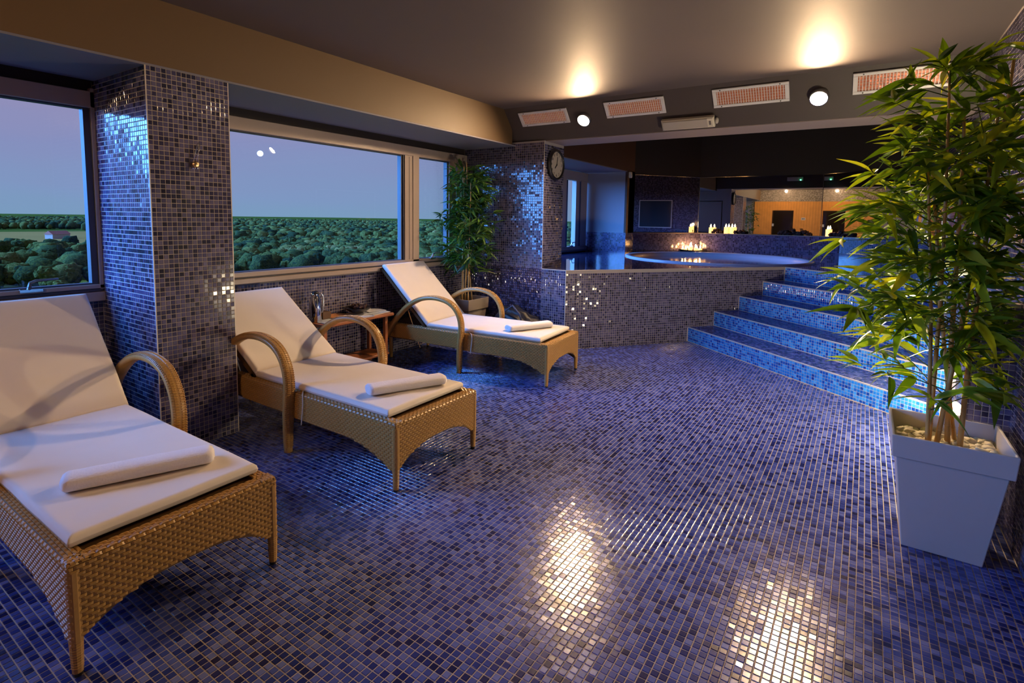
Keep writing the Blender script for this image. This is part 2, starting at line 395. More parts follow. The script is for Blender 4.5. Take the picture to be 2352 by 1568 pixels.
# ------------------------------------------------------------------ plan
YW, YF, YR = 4.30, 3.53, -.655     # window line, pillar fronts, right wall
ZC, ZS, ZD = 2.735, 2.36, .914     # ceiling, bay soffit, deck
XB = 5.384                         # wall between the bay and the tub deck
XK = -1.5                          # back wall behind the camera
Pd = np.array([XB, 2.82]); ua = math.radians(-38.4); u2 = np.array([math.cos(ua), math.sin(ua)]); v2 = np.array([u2[1], -u2[0]])
def dk(s, t): p = Pd+u2*s+v2*t; return (float(p[0]), float(p[1]))
def tend(s): return float((Pd[1]+u2[1]*s-YR)/-v2[1])     # where a riser line meets the right wall
SR = [1.68, 2.06, 2.44, 2.81, 3.16]
ZR = [ZD*(i+1)/5 for i in range(5)]

# floor
mb = MB(); mb.box((XK-.3, YR-.3, -.2), (11.2, YW+.3, -TT)); floor = struct(mb, 'floor', G_LIGHT)
def fmask(C):
    r = C[:, :2]-Pd; s = r@u2; t = r@v2
    ok = (C[:, 0] < XB-.01) | (t > .012)
    ok &= ~((s > SR[0]-.012) & (t > -.1))
    ok &= ~((C[:, 0] > 1.45) & (C[:, 0] < 1.955) & (C[:, 1] > YF-.01))
    ok &= (C[:, 1] > YR+.008)
    ok &= ~((C[:, 0] > 3.49) & (C[:, 0] < 3.62) & (C[:, 1] < -.47))
    return ok
mosaic(floor, (.3, YR, 0-TT), (1, 0, 0), (0, 1, 0), 6.5, YW-YR, 'mosaic_floor', fmask, pieces=300, tilt=.012)
quad_uv('floor_area', [(XK, YR, -.0005), (.3, YR, -.0005), (.3, YW, -.0005), (XK, YW, -.0005)], 'mosaic_far', floor)

# ceiling and beams
mb = MB(); mb.box((XK-.3, YR-.3, ZC), (5.12, YW+.3, ZC+.15)); struct(mb, 'ceiling', PAINT)
mb = MB(); mb.box((5.12, YR-.3, 3.25), (11.2, YW+.3, 3.35)); struct(mb, 'ceiling_over_tub', PAINT_BLK)
mb = MB(); mb.box((XK, YF, ZS), (5.3, YW+.3, ZC)); bm1 = struct(mb, 'trim_window_beam', PAINT_BEAM)
mb = MB(); mb.box((XK, YF+.002, ZS-.012), (XB, YW-.02, ZS+.002)); struct(mb, 'trim_bay_soffit', SOFFIT)
# sloping beam that carries the grilles
pr = [(5.12, ZC), (5.41, 2.395), (5.88, 2.395), (5.88, 3.25), (5.12, 3.25)]
def yprism(poly, y0, y1):
    n = len(poly); m = MB(); m.add([(x, y0, z) for x, z in poly]+[(x, y1, z) for x, z in poly], [tuple(range(n)), tuple(range(2*n-1, n-1, -1))]+[(i, n+i, n+(i+1) % n, (i+1) % n) for i in range(n)])
    return m
struct(yprism(pr, YR-.1, YW+.2), 'trim_sloping_beam', PAINT_D)
mb = MB(); mb.box((5.42, YR, 2.388), (5.875, 3.14, 2.3945)); struct(mb, 'trim_beam_underside', mat('underside_paint', srgb(150, 136, 134), .6))
mb = MB(); mb.box((5.88, YF, 2.35), (9.3, YW+.3, 3.25)); struct(mb, 'trim_alcove_beam', PAINT_BR)
mb = MB(); mb.box((5.86, YF+.002, 2.338), (8.95, YW-.02, 2.352)); struct(mb, 'trim_alcove_soffit', SOFFIT)

# walls
mb = MB(); mb.box((XK-.3, YR-.3, 0), (XK, YW+.3, ZC)); wb = struct(mb, 'wall_back', PAINT_G)
# right wall: tiled
mb = MB(); mb.box((XK, YR-.3, 0), (10.9, YR-TT, 3.25)); wr = struct(mb, 'wall_right', G_WALL)
def rwmask(C):
    return ~((C[:, 0] > 5.1) & (C[:, 2] > 2.40) & (C[:, 0] < 5.9)) & (C[:, 2] < 2.73)
mosaic(wr, (6.2, YR-TT, 0), (-1, 0, 0), (0, 0, 1), 3.6, 2.735, 'mosaic_wall', rwmask, pieces=300, tilt=.02)
quad_uv('tiled_area', [(10.9, YR+.0004, ZD), (6.2, YR+.0004, ZD), (6.2, YR+.0004, 3.25), (10.9, YR+.0004, 3.25)], 'mosaic_far_wall', wr)
quad_uv('tiled_area', [(2.6, YR+.0004, 0), (XK, YR+.0004, 0), (XK, YR+.0004, ZC), (2.6, YR+.0004, ZC)], 'mosaic_far_wall', wr)
# short pier beside the stairs
mb = MB(); mb.box((3.505, YR+.001, 0), (3.61, -.49, 1.12)); pier = struct(mb, 'wall_pier', G_WALL)
mosaic(pier, (3.505, -.49, 0), (0, -1, 0), (0, 0, 1), .165, 1.12, 'mosaic_wall', tilt=.015)
mosaic(pier, (3.61, -.49, 0), (-1, 0, 0), (0, 0, 1), .11, 1.12, 'mosaic_wall', tilt=.015)
# pillar with the hook
mb = MB(); mb.box((1.461+TT, YF+TT, 0), (1.943-TT, YW+.1, ZS-.012)); pil = struct(mb, 'wall_pillar', G_LIGHT)
mosaic(pil, (1.461, YF+TT, 0), (1, 0, 0), (0, 0, 1), .4825, 2.35, 'mosaic_wall', pieces=300, tilt=.012)
mosaic(pil, (1.461+TT, YW, 0), (0, -1, 0), (0, 0, 1), .77, 2.35, 'mosaic_wall', tilt=.010)
mosaic(pil, (1.943-TT, YF, 0), (0, 1, 0), (0, 0, 1), .77, 2.35, 'mosaic_wall', tilt=.012)
mb = MB(); mb.box((1.459, YF-.001, 0), (1.465, YF+.005, ZS-.012)); mb.box((1.939, YF-.001, 0), (1.945, YF+.005, ZS-.012)); mb.build('edge_strip', EDGE, pil)
# wall between bay and deck, with the clock corner
mb = MB(); mb.box((XB+TT, 3.14+TT, 0), (5.86, YW+.3, 2.395)); blk = struct(mb, 'wall_clock_corner', G_WALL)
mosaic(blk, (XB+TT, YW, 0), (0, -1, 0), (0, 0, 1), YW-3.14, 2.395, 'mosaic_wall', tilt=.03)
mosaic(blk, (XB, 3.14+TT, ZD), (1, 0, 0), (0, 0, 1), .476, 1.47, 'mosaic_wall', tilt=.045)
mb = MB(); mb.box((XB-.002, 3.137, ZD), (XB+.004, 3.143, 2.39)); mb.build('edge_strip', EDGE, blk)
# window wall under the sills
mb = MB(); mb.box((XK-.3, YW+TT, 0), (XB+.1, YW+.3, .92)); ww = struct(mb, 'wall_window', G_WALL)
mosaic(ww, (1.943, YW+TT, 0), (1, 0, 0), (0, 0, 1), 3.44, .915, 'mosaic_wall', tilt=.03)
mosaic(ww, (.3, YW+TT, 0), (1, 0, 0), (0, 0, 1), 1.16, .915, 'mosaic_wall', tilt=.02)
mb = MB(); mb.box((XK-.3, YW+.01, 2.275), (XB+.1, YW+.3, 2.6)); struct(mb, 'wall_window_head', PAINT_BLK)
# deck
dp = [(XB+TT, YW+.3), (XB+TT, 2.82), dk(0, -TT), dk(SR[4]+TT, -TT), dk(SR[4]+TT, tend(SR[4])), (11.0, YR), (11.0, YW+.3)]
TC = (8.86, 1.98); TR = 1.40
mb = MB(); mb.prism(dp, 0, ZD-.003); mb.f = mb.f[2:]; mb.prism(dp, 0, .01); deck = struct(mb, 'floor_tub_deck', G_WALL)
from mathutils.geometry import tessellate_polygon
def holed(name, outer, z, material, parent):
    hole = [(TC[0]+(TR-.1)*math.cos(2*PI*k/72), TC[1]+(TR-.1)*math.sin(2*PI*k/72)) for k in range(72)]
    tri = tessellate_polygon([[Vector((x, y, 0)) for x, y in outer], [Vector((x, y, 0)) for x, y in hole]])
    pts = outer+hole; me = bpy.data.meshes.new(name)
    fs = []
    for t in tri:
        a, b, c = (Vector(pts[i]) for i in t); fs.append(tuple(t) if (b-a).cross(c-a) > 0 else tuple(reversed(t)))
    me.from_pydata([(x, y, z) for x, y in pts], [], fs); me.update()
    uvl = me.uv_layers.new(name='UVMap')
    for l in me.loops: v = me.vertices[l.vertex_index].co; q = Vector((v.x, v.y)); uvl.data[l.index].uv = (q.dot(Vector(u2)), q.dot(Vector(v2)))
    me.materials.append(MATS[material]); o = bpy.data.objects.new(name, me); COL.objects.link(o); o.parent = parent; return o
mosaic(deck, (XB+TT, 3.14, 0), (0, -1, 0), (0, 0, 1), .32, .92, 'mosaic_wall', tilt=.03)
U3 = (u2[0], u2[1], 0); V3 = (v2[0], v2[1], 0)
def stairmask(C):
    s = (C[:, :2]-Pd)@u2; ok = np.ones(len(C), bool)
    for i in range(4): ok &= ~((s > SR[i]) & (s < SR[i+1]) & (C[:, 2] < ZR[i]))
    return ok & (s < SR[4])
mosaic(deck, (*dk(0, -TT), 0), U3, (0, 0, 1), SR[4], .905, 'mosaic_wall', stairmask, tilt=.055)
holed('deck_paving', dp, ZD-.0005, 'mosaic_deck', deck)
mb = MB()
def strip(mbx, a, b, r=.0035): mbx.tube([a, b], r, 4)
strip(mb, (XB, 3.14, ZD), (XB, 2.82, ZD)); strip(mb, (XB, 2.82, ZD), (*dk(SR[4], 0), ZD)); strip(mb, (XB, 2.82, 0), (XB, 2.82, ZD)); mb.build('edge_strip', EDGE, deck)
# stairs: five risers
stairs = bpy.data.objects.new('floor_stairs', None); COL.objects.link(stairs); stairs['kind'] = 'structure'
for i in range(5):
    s0 = SR[i]; z0 = ZR[i-1] if i else 0; z1 = ZR[i]
    if i < 4:
        a, b, c, d = dk(s0+TT, .001), dk(SR[i+1]+.01, .001), dk(SR[i+1]+.01, tend(SR[i+1]+.01)), dk(s0+TT, tend(s0))
        m = MB(); m.prism([a, d, c, b], 0, z1-TT); st = m.build('step', G_WALL, stairs)
        t1 = lambda C: C[:, 1] > YR+.012
        mosaic(st, (*dk(s0+.004, .004), z1-TT), V3, U3, 0+tend(s0)+.02, SR[i+1]-s0-.003, 'mosaic_floor', t1, tilt=.014)
    else:
        st = deck
    # riser face: normal is -u
    o3 = (*dk(s0+TT, tend(s0)+.0), z0)
    L = tend(s0)
    mosaic(st, (*dk(s0+TT, 0.002), z0), (V3[0], V3[1], 0), (0, 0, 1), L-.01, z1-z0-.002, 'mosaic_azure', tilt=.02)
    m = MB(); strip(m, (*dk(s0, .002), z1-.002), (*dk(s0, L-.01), z1-.002)); strip(m, (*dk(s0, .002), z0+.003), (*dk(s0, .002), z1-.002)); strip(m, (*dk(s0, .002), z0+.003), (*dk(s0, L-.01), z0+.003), .0025)
    if i < 4: strip(m, (*dk(s0, .002), z1-.002), (*dk(SR[i+1], .002), z1-.002))
    m.build('edge_strip', EDGE, st)

# alcove beside the tub
mb = MB(); mb.box((8.95, YF+.03, ZD), (9.05, YW+.3, 2.36)); al = struct(mb, 'wall_alcove', PAINT_G)
quad_uv('tiled_area', [(8.947, YW, ZD), (8.947, YF+.03, ZD), (8.947, YF+.03, 1.27), (8.947, YW, 1.27)], 'mosaic_far_wall', al)
mb = MB(); mb.box((8.945, YF, ZD), (9.32, YF+.034, 2.36)); mb.box((9.05, YF, ZD), (9.32, YF+.4, 2.36)); br = struct(mb, 'wall_brown_pillar', PAINT_BR)
quad_uv('tiled_area', [(8.95, YF-.003, ZD), (9.32, YF-.003, ZD), (9.32, YF-.003, 1.27), (8.95, YF-.003, 1.27)], 'mosaic_far_wall', br)
quad_uv('tiled_area', [(8.944, YF+.06, ZD), (8.944, YF-.003, ZD), (8.944, YF-.003, 1.27), (8.944, YF+.06, 1.27)], 'mosaic_far_wall', br)
mb = MB(); mb.box((5.86, YW+.002, ZD), (9.0, YW+.3, 1.0)); struct(mb, 'wall_alcove_sill', PAINT_D)
# low tiled wall behind the tub, its ledge and the mirrors
LA = (9.32, 3.59); LB = (10.53, 2.644); LC = (10.53, .35); LD = (10.12, YR)
MA = (9.32, 3.885); MB_ = (10.75, 2.75); MC = (10.75, .66); MD = (10.66, YR)
mb = MB(); mb.prism([LA, MA, (9.32, 4.6), (11.3, 4.6), (11.3, YR), LD, LC, LB], ZD, 1.262); low = struct(mb, 'wall_low', G_WALL)
for a, b in ((LA, LB), (LB, LC), (LC, LD)):
    d = Vector((b[0]-a[0], b[1]-a[1], 0)).normalized(); n = Vector((d.y, -d.x, 0))
    e = n*.003
    quad_uv('tiled_area', [(a[0]+e.x, a[1]+e.y, ZD), (b[0]+e.x, b[1]+e.y, ZD), (b[0]+e.x, b[1]+e.y, 1.262), (a[0]+e.x, a[1]+e.y, 1.262)], 'mosaic_far_wall', low)
mb = MB(); mb.prism([LA, (9.32, 4.4), (11.2, 4.4), (11.2, YR), LD, LC, LB], 1.262, 1.272); mb.build('ledge_slab', mat('ledge_paint', srgb(60, 44, 42), .25), low)
mb = MB(); mb.tube([(*LA, 1.27), (*LB, 1.27), (*LC, 1.27), (*LD, 1.27)], .005, 4); mb.build('edge_strip', EDGE, low)
mb = MB(); mb.box((10.79, YR, 1.2), (11.1, 4.6, 3.25)); mb.prism([MA, (9.32, 4.6), (11.2, 4.6), (11.2, 2.75), MB_], 2.345, 3.25)
mb.add([(MC[0]-.001, MC[1], 2.342), (MD[0], MD[1], 2.43), (MD[0], MD[1], 3.25), (MC[0]-.001, MC[1], 3.25)], [(0, 1, 2, 3)])
mb.add([(MB_[0]-.001, MB_[1], 2.342), (MC[0]-.001, MC[1], 2.342), (MC[0]-.001, MC[1], 3.25), (MB_[0]-.001, MB_[1], 3.25)], [(0, 1, 2, 3)])
mb.prism([(MA[0]+.02, MA[1]+.02), (9.34, 4.6), (11.2, 4.6), (11.2, 2.78), (MB_[0]+.02, MB_[1]+.02)], 1.272, 2.345)
struct(mb, 'wall_tub', PAINT_BLK)
def mirror(a, b, za, zb, lab):
    d = Vector((b[0]-a[0], b[1]-a[1], 0)); n = Vector((-d.y, d.x, 0)).normalized()*-1
    n = Vector((d.y, -d.x, 0)).normalized(); k = n*.006; g = d.normalized()*.004
    v = []
    for off in (k*0, k):
        v += [(a[0]+g.x+off.x, a[1]+g.y+off.y, 1.273), (b[0]-g.x+off.x, b[1]-g.y+off.y, 1.273), (b[0]-g.x+off.x, b[1]-g.y+off.y, zb), (a[0]+g.x+off.x, a[1]+g.y+off.y, za)]
    r = empty('wall_mirror', (a[0], a[1], 1.273)); P = Vector((a[0], a[1], 1.273))
    o = link_mesh('mirror_pane', [Vector(p)-P for p in v], [(4, 5, 6, 7), (3, 2, 1, 0), (0, 1, 5, 4), (1, 2, 6, 5), (2, 3, 7, 6), (3, 0, 4, 7)], MIRROR, r)
    m = MB(); q = [Vector(p)-P for p in v[4:]]; m.tube([q[3], q[2]], .004, 4); m.tube([q[1], q[2]], .003, 4); m.build('edge_strip', STEEL, r)
    tag(r, lab, 'mirror')
mirror(MA, MB_, 2.342, 2.342, 'left mirror panel above the low tiled wall, next to the brown pillar')
mirror(MB_, MC, 2.342, 2.342, 'wide middle mirror panel reflecting the pine wall behind the tub')
mirror(MC, MD, 2.342, 2.43, 'right mirror panel whose top edge climbs to the right, behind the tub')

# ------------------------------------------------------------------ windows
def window(name, x0, x1, z0, z1, zb, zt, left=None, extra=None):
    """outer frame x0..x1 / zb..zt, glass z0..z1; y = YW inner face"""
    w = bpy.data.objects.new(name, None); COL.objects.link(w); w['kind'] = 'structure'
    return w
def bars(boxes, name, m, parent):
    b = MB()
    for a, c in boxes: b.box(a, c, bev=.004)
    return b.build(name, m, parent)
ZG0, ZG1, ZFB, ZFT = 1.025, 2.162, .92, 2.278
w1 = window('window_1', 0, 0, 0, 0, 0, 0)
bars([((1.95, YW-.03, ZG1+.01), (XB, YW+.06, ZFT)), ((1.95, YW-.03, .975), (XB, YW+.06, ZG0-.01)), ((1.95, YW-.045, ZFB), (XB, YW+.06, .962)),
      ((4.42, YW-.03, .98), (4.515, YW+.05, ZG1+.02)), ((4.30, YW-.022, .98), (4.415, YW+.05, ZG1+.02)), ((5.045, YW-.03, .98), (5.17, YW+.06, ZG1+.02)), ((5.2, YW-.03, .98), (XB-.002, YW+.06, ZG1+.02))], 'window_frame', FRAME, w1)
bars([((4.25, YW-.01, ZG0-.01), (4.262, YW+.045, ZG1+.01)), ((4.275, YW-.02, ZG0-.01), (4.285, YW+.045, ZG1+.01)), ((1.95, YW-.005, ZG1), (5.1, YW+.045, ZG1+.012)), ((1.95, YW-.01, ZG0-.014), (5.1, YW+.045, ZG0-.003)), ((4.515, YW-.01, ZG0), (4.528, YW+.045, ZG1)), ((1.95, YW-.02, .96), (XB, YW+.05, .978)), ((4.362, YW-.024, .99), (4.367, YW, ZG1)), ((5.02, YW-.01, ZG0), (5.032, YW+.045, ZG1))], 'gasket', FRAME_D, w1)
mb = MB(); mb.box((1.95, YW+.012, ZG0-.01), (4.26, YW+.02, ZG1+.01)); mb.build('pane', GLASS, w1)
mb = MB(); mb.box((4.52, YW+.012, ZG0-.01), (5.03, YW+.02, ZG1+.01)); mb.build('pane', GLASS, w1)
def handle(x, z, parent, s=1):
    m = MB(); m.box((x-.055*s, YW-.045, z-.012), (x+.055*s, YW-.01, z+.012), bev=.003)
    m.tube([(x-.01, YW-.035, z+.01), (x-.005, YW-.05, z+.05), (x+.02, YW-.055, z+.062), (x+.13*s, YW-.055, z+.066)], [.012, .011, .009, .007], 8)
    return m.build('window_handle', STEEL, parent)
handle(4.74, 1.01, w1, .8)
w2 = window('window_2', 0, 0, 0, 0, 0, 0)
bars([((XK, YW-.03, ZG1+.01), (1.46, YW+.06, ZFT)), ((XK, YW-.03, .985), (1.46, YW+.06, ZG0-.012)), ((XK, YW-.045, ZFB-.02), (1.46, YW+.06, .962)), ((1.44, YW-.03, .98), (1.46, YW+.06, 2.3)), ((-.32, YW-.03, .98), (-.2, YW+.06, ZG1+.02))], 'window_frame', FRAME, w2)
bars([((XK, YW-.01, ZG1), (1.43, YW+.045, ZG1+.014)), ((XK, YW-.012, ZG0-.02), (1.43, YW+.045, ZG0-.002)), ((1.40, YW-.012, ZG0-.01), (1.435, YW+.045, ZG1+.01)), ((XK, YW-.02, .962), (1.46, YW+.05, .985))], 'gasket', FRAME_D, w2)
mb = MB(); mb.box((-.2, YW+.012, ZG0-.01), (1.42, YW+.02, ZG1+.01)); mb.build('pane', GLASS, w2)
mb = MB(); mb.box((XK, YW+.012, ZG0-.01), (-.32, YW+.02, ZG1+.01)); mb.build('pane', GLASS, w2)
handle(1.08, 1.005, w2)
w3 = window('window_3', 0, 0, 0, 0, 0, 0)
bars([((5.87, YW-.02, ZG1+.01), (8.94, YW+.06, 2.33)), ((5.87, YW-.03, .955), (8.94, YW+.06, 1.02)), ((8.48, YW-.02, 1.0), (8.61, YW+.06, ZG1+.02)), ((8.66, YW-.03, 1.0), (8.90, YW+.06, ZG1+.02)), ((7.9, YW-.03, 1.0), (8.10, YW+.06, ZG1+.02))], 'window_frame', FRAME, w3)
bars([((8.10, YW-.02, 1.02), (8.17, YW+.05, ZG1)), ((8.61, YW-.02, 1.02), (8.66, YW+.05, ZG1)), ((5.87, YW-.05, .93), (8.94, YW+.05, .957))], 'gasket', mat('window_blue_gasket', srgb(50, 70, 110), .4), w3)
mb = MB(); mb.box((5.9, YW+.012, 1.01), (8.9, YW+.02, ZG1+.01)); mb.build('pane', GLASS, w3)
handle(8.32, 1.03, w3)

# ------------------------------------------------------------------ tub
tub = empty('whirlpool_tub', (TC[0], TC[1], ZD)); tag(tub, 'round white whirlpool tub sunk in the blue tiled deck', 'whirlpool')
m = MB(); m.lathe([(TR, .0), (TR, .016), (TR-.02, .022), (TR-.07, .020), (TR-.09, .008), (TR-.11, -.03), (TR-.16, -.25), (TR-.3, -.6), (.3, -.62), (.01, -.62)], n=96, cap=False)
m.build('rim', ACRYL, tub, smooth=True)
m2 = MB(); m2.lathe([(TR-.125, -.055), (TR-.12, -.05), (.01, -.05)], n=72, cap=False); m2.build('water', WATER, tub)

# candle tray on the tub's back rim
def candle(name_parent, x, y, z, r, h, lit=True, nm='candle'):
    m = MB(); m.lathe([(r, 0), (r, h), (r*.8, h+.002), (r*.3, h-.004)], (0, 0, 0), 12)
    w = m.build(nm, WAX, name_parent, smooth=False); w.location = (x, y, z)
    m = MB(); m.lathe([(.001, 0), (.012, .012), (.013, .022), (.007, .042), (.0008, .06)], (0, 0, h+.004), 8)
    f = m.build('flame', FLAME, w)
    return w
ang = math.atan2(LB[1]-LA[1], LB[0]-LA[0])
tray = empty('candle_tray', (10.19, 2.70, ZD), ang)
m = MB(); prof = []
n = 28; vs = []; fs = []
for j, (k, z) in enumerate(((.75, .0), (1.0, .045), (1.04, .05), (.95, .05), (.72, .012))):
    for i in range(n):
        a = 2*PI*i/n; vs.append((.29*k*math.cos(a), .125*k*math.sin(a), z+.004+(.012*math.cos(2*a) if j in (1, 2, 3) else 0)))
for j in range(4):
    for i in range(n): fs.append((j*n+i, j*n+(i+1) % n, (j+1)*n+(i+1) % n, (j+1)*n+i))
fs += [tuple(range(n-1, -1, -1)), tuple(range(4*n, 5*n))]
m.add(vs, fs); m.build('bowl', BASKET, tray); tag(tray, 'long dark boat shaped tray standing on the back rim of the tub', 'tray')
cs = [(-.20, .0, .03, .05), (-.12, .02, .03, .045), (-.05, -.02, .034, .09), (.0, .03, .03, .11), (.07, -.02, .03, .075), (.13, .02, .03, .04), (.19, 0, .032, .055)]
cl = ['leftmost lit candle in the boat shaped tray on the tub rim', 'second lit candle from the left in the boat shaped tray', 'tall lit candle left of the tallest in the boat shaped tray', 'tallest lit candle, in the middle of the boat shaped tray', 'lit candle just right of the tallest in the boat shaped tray', 'second lit candle from the right in the boat shaped tray', 'rightmost lit candle in the boat shaped tray on the tub rim']
Rz = Matrix.Rotation(ang, 4, 'Z')
for (x, y, r, h), lb in zip(cs, cl):
    e = Rz @ Vector((x, y, 0)); cnd = candle(None, 10.19+e.x, 2.70+e.y, ZD+.0165, r, h); tag(cnd, lb, 'candle', 'candles in the boat tray')
# candles and driftwood clusters on the ledge
for (x, y, h, lb) in ((10.60, 2.47, .11, 'single lit candle at the left of the mirror ledge'), (10.62, 2.20, .12, 'left one of the pair of lit candles on the mirror ledge'), (10.62, 2.09, .12, 'right one of the pair of lit candles on the mirror ledge'), (10.60, .54, .12, 'single lit candle on the right part of the mirror ledge')):
    tag(candle(None, x, y, 1.272, .034, h), lb, 'candle', 'candles on the mirror ledge')
def cluster(x, y, w, h, lb, col, nn=16):
    r = empty('pine_cone_cluster', (x, y, 1.272)); m = MB()
    for i in range(nn):
        a = (i+.5)/nn-.5; rr = random.uniform(.022, .036)
        m.ball((random.uniform(-.03, .03), a*w, rr*.8+random.uniform(0, h-.04)*(1-abs(a)*1.5)), rr, 1, .5, seed=i)
    m.build('cones', col, r); m = MB()
    for i in range(6):
        a = random.uniform(-.5, .5)*w; m.tube([(0, a, .01), (random.uniform(-.03, .03), a+random.uniform(-.06, .06), h*random.uniform(.6, 1.1))], .005, 5)
    m.build('twigs', BASKET, r)['kind'] = 'stuff'; tag(r, lb, 'decoration')
CONE = mat('pine_cone', srgb(60, 36, 34), .8, noise_amt=.4)
cluster(10.60, 2.36, .16, .09, 'small dark pine cone cluster beside the leftmost ledge candle', CONE, 9)
cluster(10.60, 1.96, .2, .07, 'low dark pine cone cluster right of the pair of candles', CONE, 8)
cluster(10.62, 1.05, .50, .12, 'wide dark red pine cone cluster in the middle of the mirror ledge', CONE, 26)
cluster(10.58, .33, .36, .10, 'dark pine cone cluster right of the single right hand candle', CONE, 18)
# white sensor on the brown pillar
m = MB(); m.box((9.0, YF-.045, 2.235), (9.06, YF-.002, 2.34), bev=.008); m.box((9.01, YF-.052, 2.25), (9.05, YF-.04, 2.29), bev=.004)
tag(m.build('motion_sensor', CREAM), 'small white motion sensor high on the brown pillar', 'sensor')
# framed dark glass panels seen in the mirrors
def panel(name, P, U, w, h, lab, mt, cat='picture'):
    P = Vector(P); U = Vector(U).normalized(); Z = Vector((0, 0, 1)); N = U.cross(Z)
    r = empty(name, P); mx = Matrix((( U.x, N.x, Z.x, 0), (U.y, N.y, Z.y, 0), (U.z, N.z, Z.z, 0), (0, 0, 0, 1)))
    m = MB(); m.box((0, .004, 0), (w, .02, h), mx); m.build('glass_sheet', mt, r)
    m = MB()
    for a, b in (((-.02, .002, -.02), (w+.02, .028, 0)), ((-.02, .002, h), (w+.02, .028, h+.02)), ((-.02, .002, 0), (0, .028, h)), ((w, .002, 0), (w+.02, .028, h))): m.box(a, b, mx)
    m.build('frame', WHITE_M, r); tag(r, lab, cat); return r
panel('glass_panel', (8.35, YR, 1.33), (-1, 0, 0), 1.5, .68, 'wide dark glass panel in a thin white frame on the right wall above the deck', DARKGL, 'panel')
panel('glass_panel', (10.0, YR, 1.33), (-1, 0, 0), .8, .68, 'smaller dark glass panel in a white frame near the right mirror', DARKGL, 'panel')
panel('glass_panel', (5.862, 4.0, 1.2), (0, -1, 0), .62, .85, 'white framed glass panel painted with a pine reflection, deck side of the clock corner', mat('pine_reflection_glass', (.10, .05, .02), .03, 0, .8, coat=1), 'panel')  # brown base colour paints the pine wall's reflection into the glass

# ------------------------------------------------------------------ clock, hook
ck = empty('wall_clock', (5.625, 3.138, 2.135)); tag(ck, 'round black rimmed wall clock with pale dial on the tiled corner', 'clock')
RX = Matrix.Rotation(PI/2, 4, 'X')
def faceY(mbx): mbx.v = [RX @ v for v in mbx.v]; return mbx
R0 = .185
m = MB(); m.lathe([(R0-.02, 0), (R0, .012), (R0, .035), (R0-.012, .046), (R0-.03, .046), (R0-.034, .03)], n=40, cap=False); faceY(m).build('rim', BLACKP, ck, smooth=True)
m = MB(); m.lathe([(R0-.03, .0), (R0-.03, .030)], n=40); faceY(m).build('dial', mat('clock_dial', srgb(196, 186, 170), .5), ck)
for k in range(12):
    a = PI/2-(k+1)*PI/6; r = R0-.062
    cu = bpy.data.curves.new('numeral', 'FONT'); cu.body = str(k+1); cu.size = .045; cu.extrude = .0008; cu.align_x = 'CENTER'; cu.align_y = 'CENTER'
    cu.materials.append(BLACKP); tmp = bpy.data.objects.new('numeral', cu); me_n = bpy.data.meshes.new_from_object(tmp); bpy.data.objects.remove(tmp); o = bpy.data.objects.new('numeral', me_n); COL.objects.link(o); o.parent = ck
    o.location = (math.cos(a)*r, -.0315, math.sin(a)*r); o.rotation_euler = (PI/2, 0, 0)
for nm, an, L, w in (('hour_hand', math.radians(225), .06, .006), ('minute_hand', math.radians(90-10), .095, .004)):
    m = MB(); m.box((-.015, -.0355, -w), (L, -.0335, w)); o = m.build(nm, BLACKP, ck); o.rotation_euler = (0, -an, 0)
m = MB(); m.lathe([(.007, .03), (.007, .038)], n=12); faceY(m).build('hub', BLACKP, ck)
hk = empty('wall_hook', (1.71, YF, 1.80)); tag(hk, 'small chrome swing arm hook on the brownish pillar front', 'hook')
m = MB(); m.lathe([(.016, 0), (.020, .006), (.020, .03), (.014, .038), (.002, .040)], n=16); faceY(m).build('knob', mat('brass', (.7, .5, .28), .25, 1), hk)
m = MB(); m.tube([(-.012, -.02, .012), (0, -.028, .07), (.012, -.03, .125), (.02, -.03, .135), (.028, -.03, .125), (.016, -.028, .07), (.006, -.02, .012)], .0032, 6); m.build('loop', CHROME, hk, smooth=True)
m = MB(); m.tube([(-.02, -.012, -.02), (-.018, -.03, -.026)], .005, 6); m.tube([(-.008, -.012, -.018), (-.008, -.034, -.024)], .004, 6); m.tube([(.008, -.012, -.018), (.008, -.034, -.024)], .004, 6); m.build('pins', CHROME, hk)

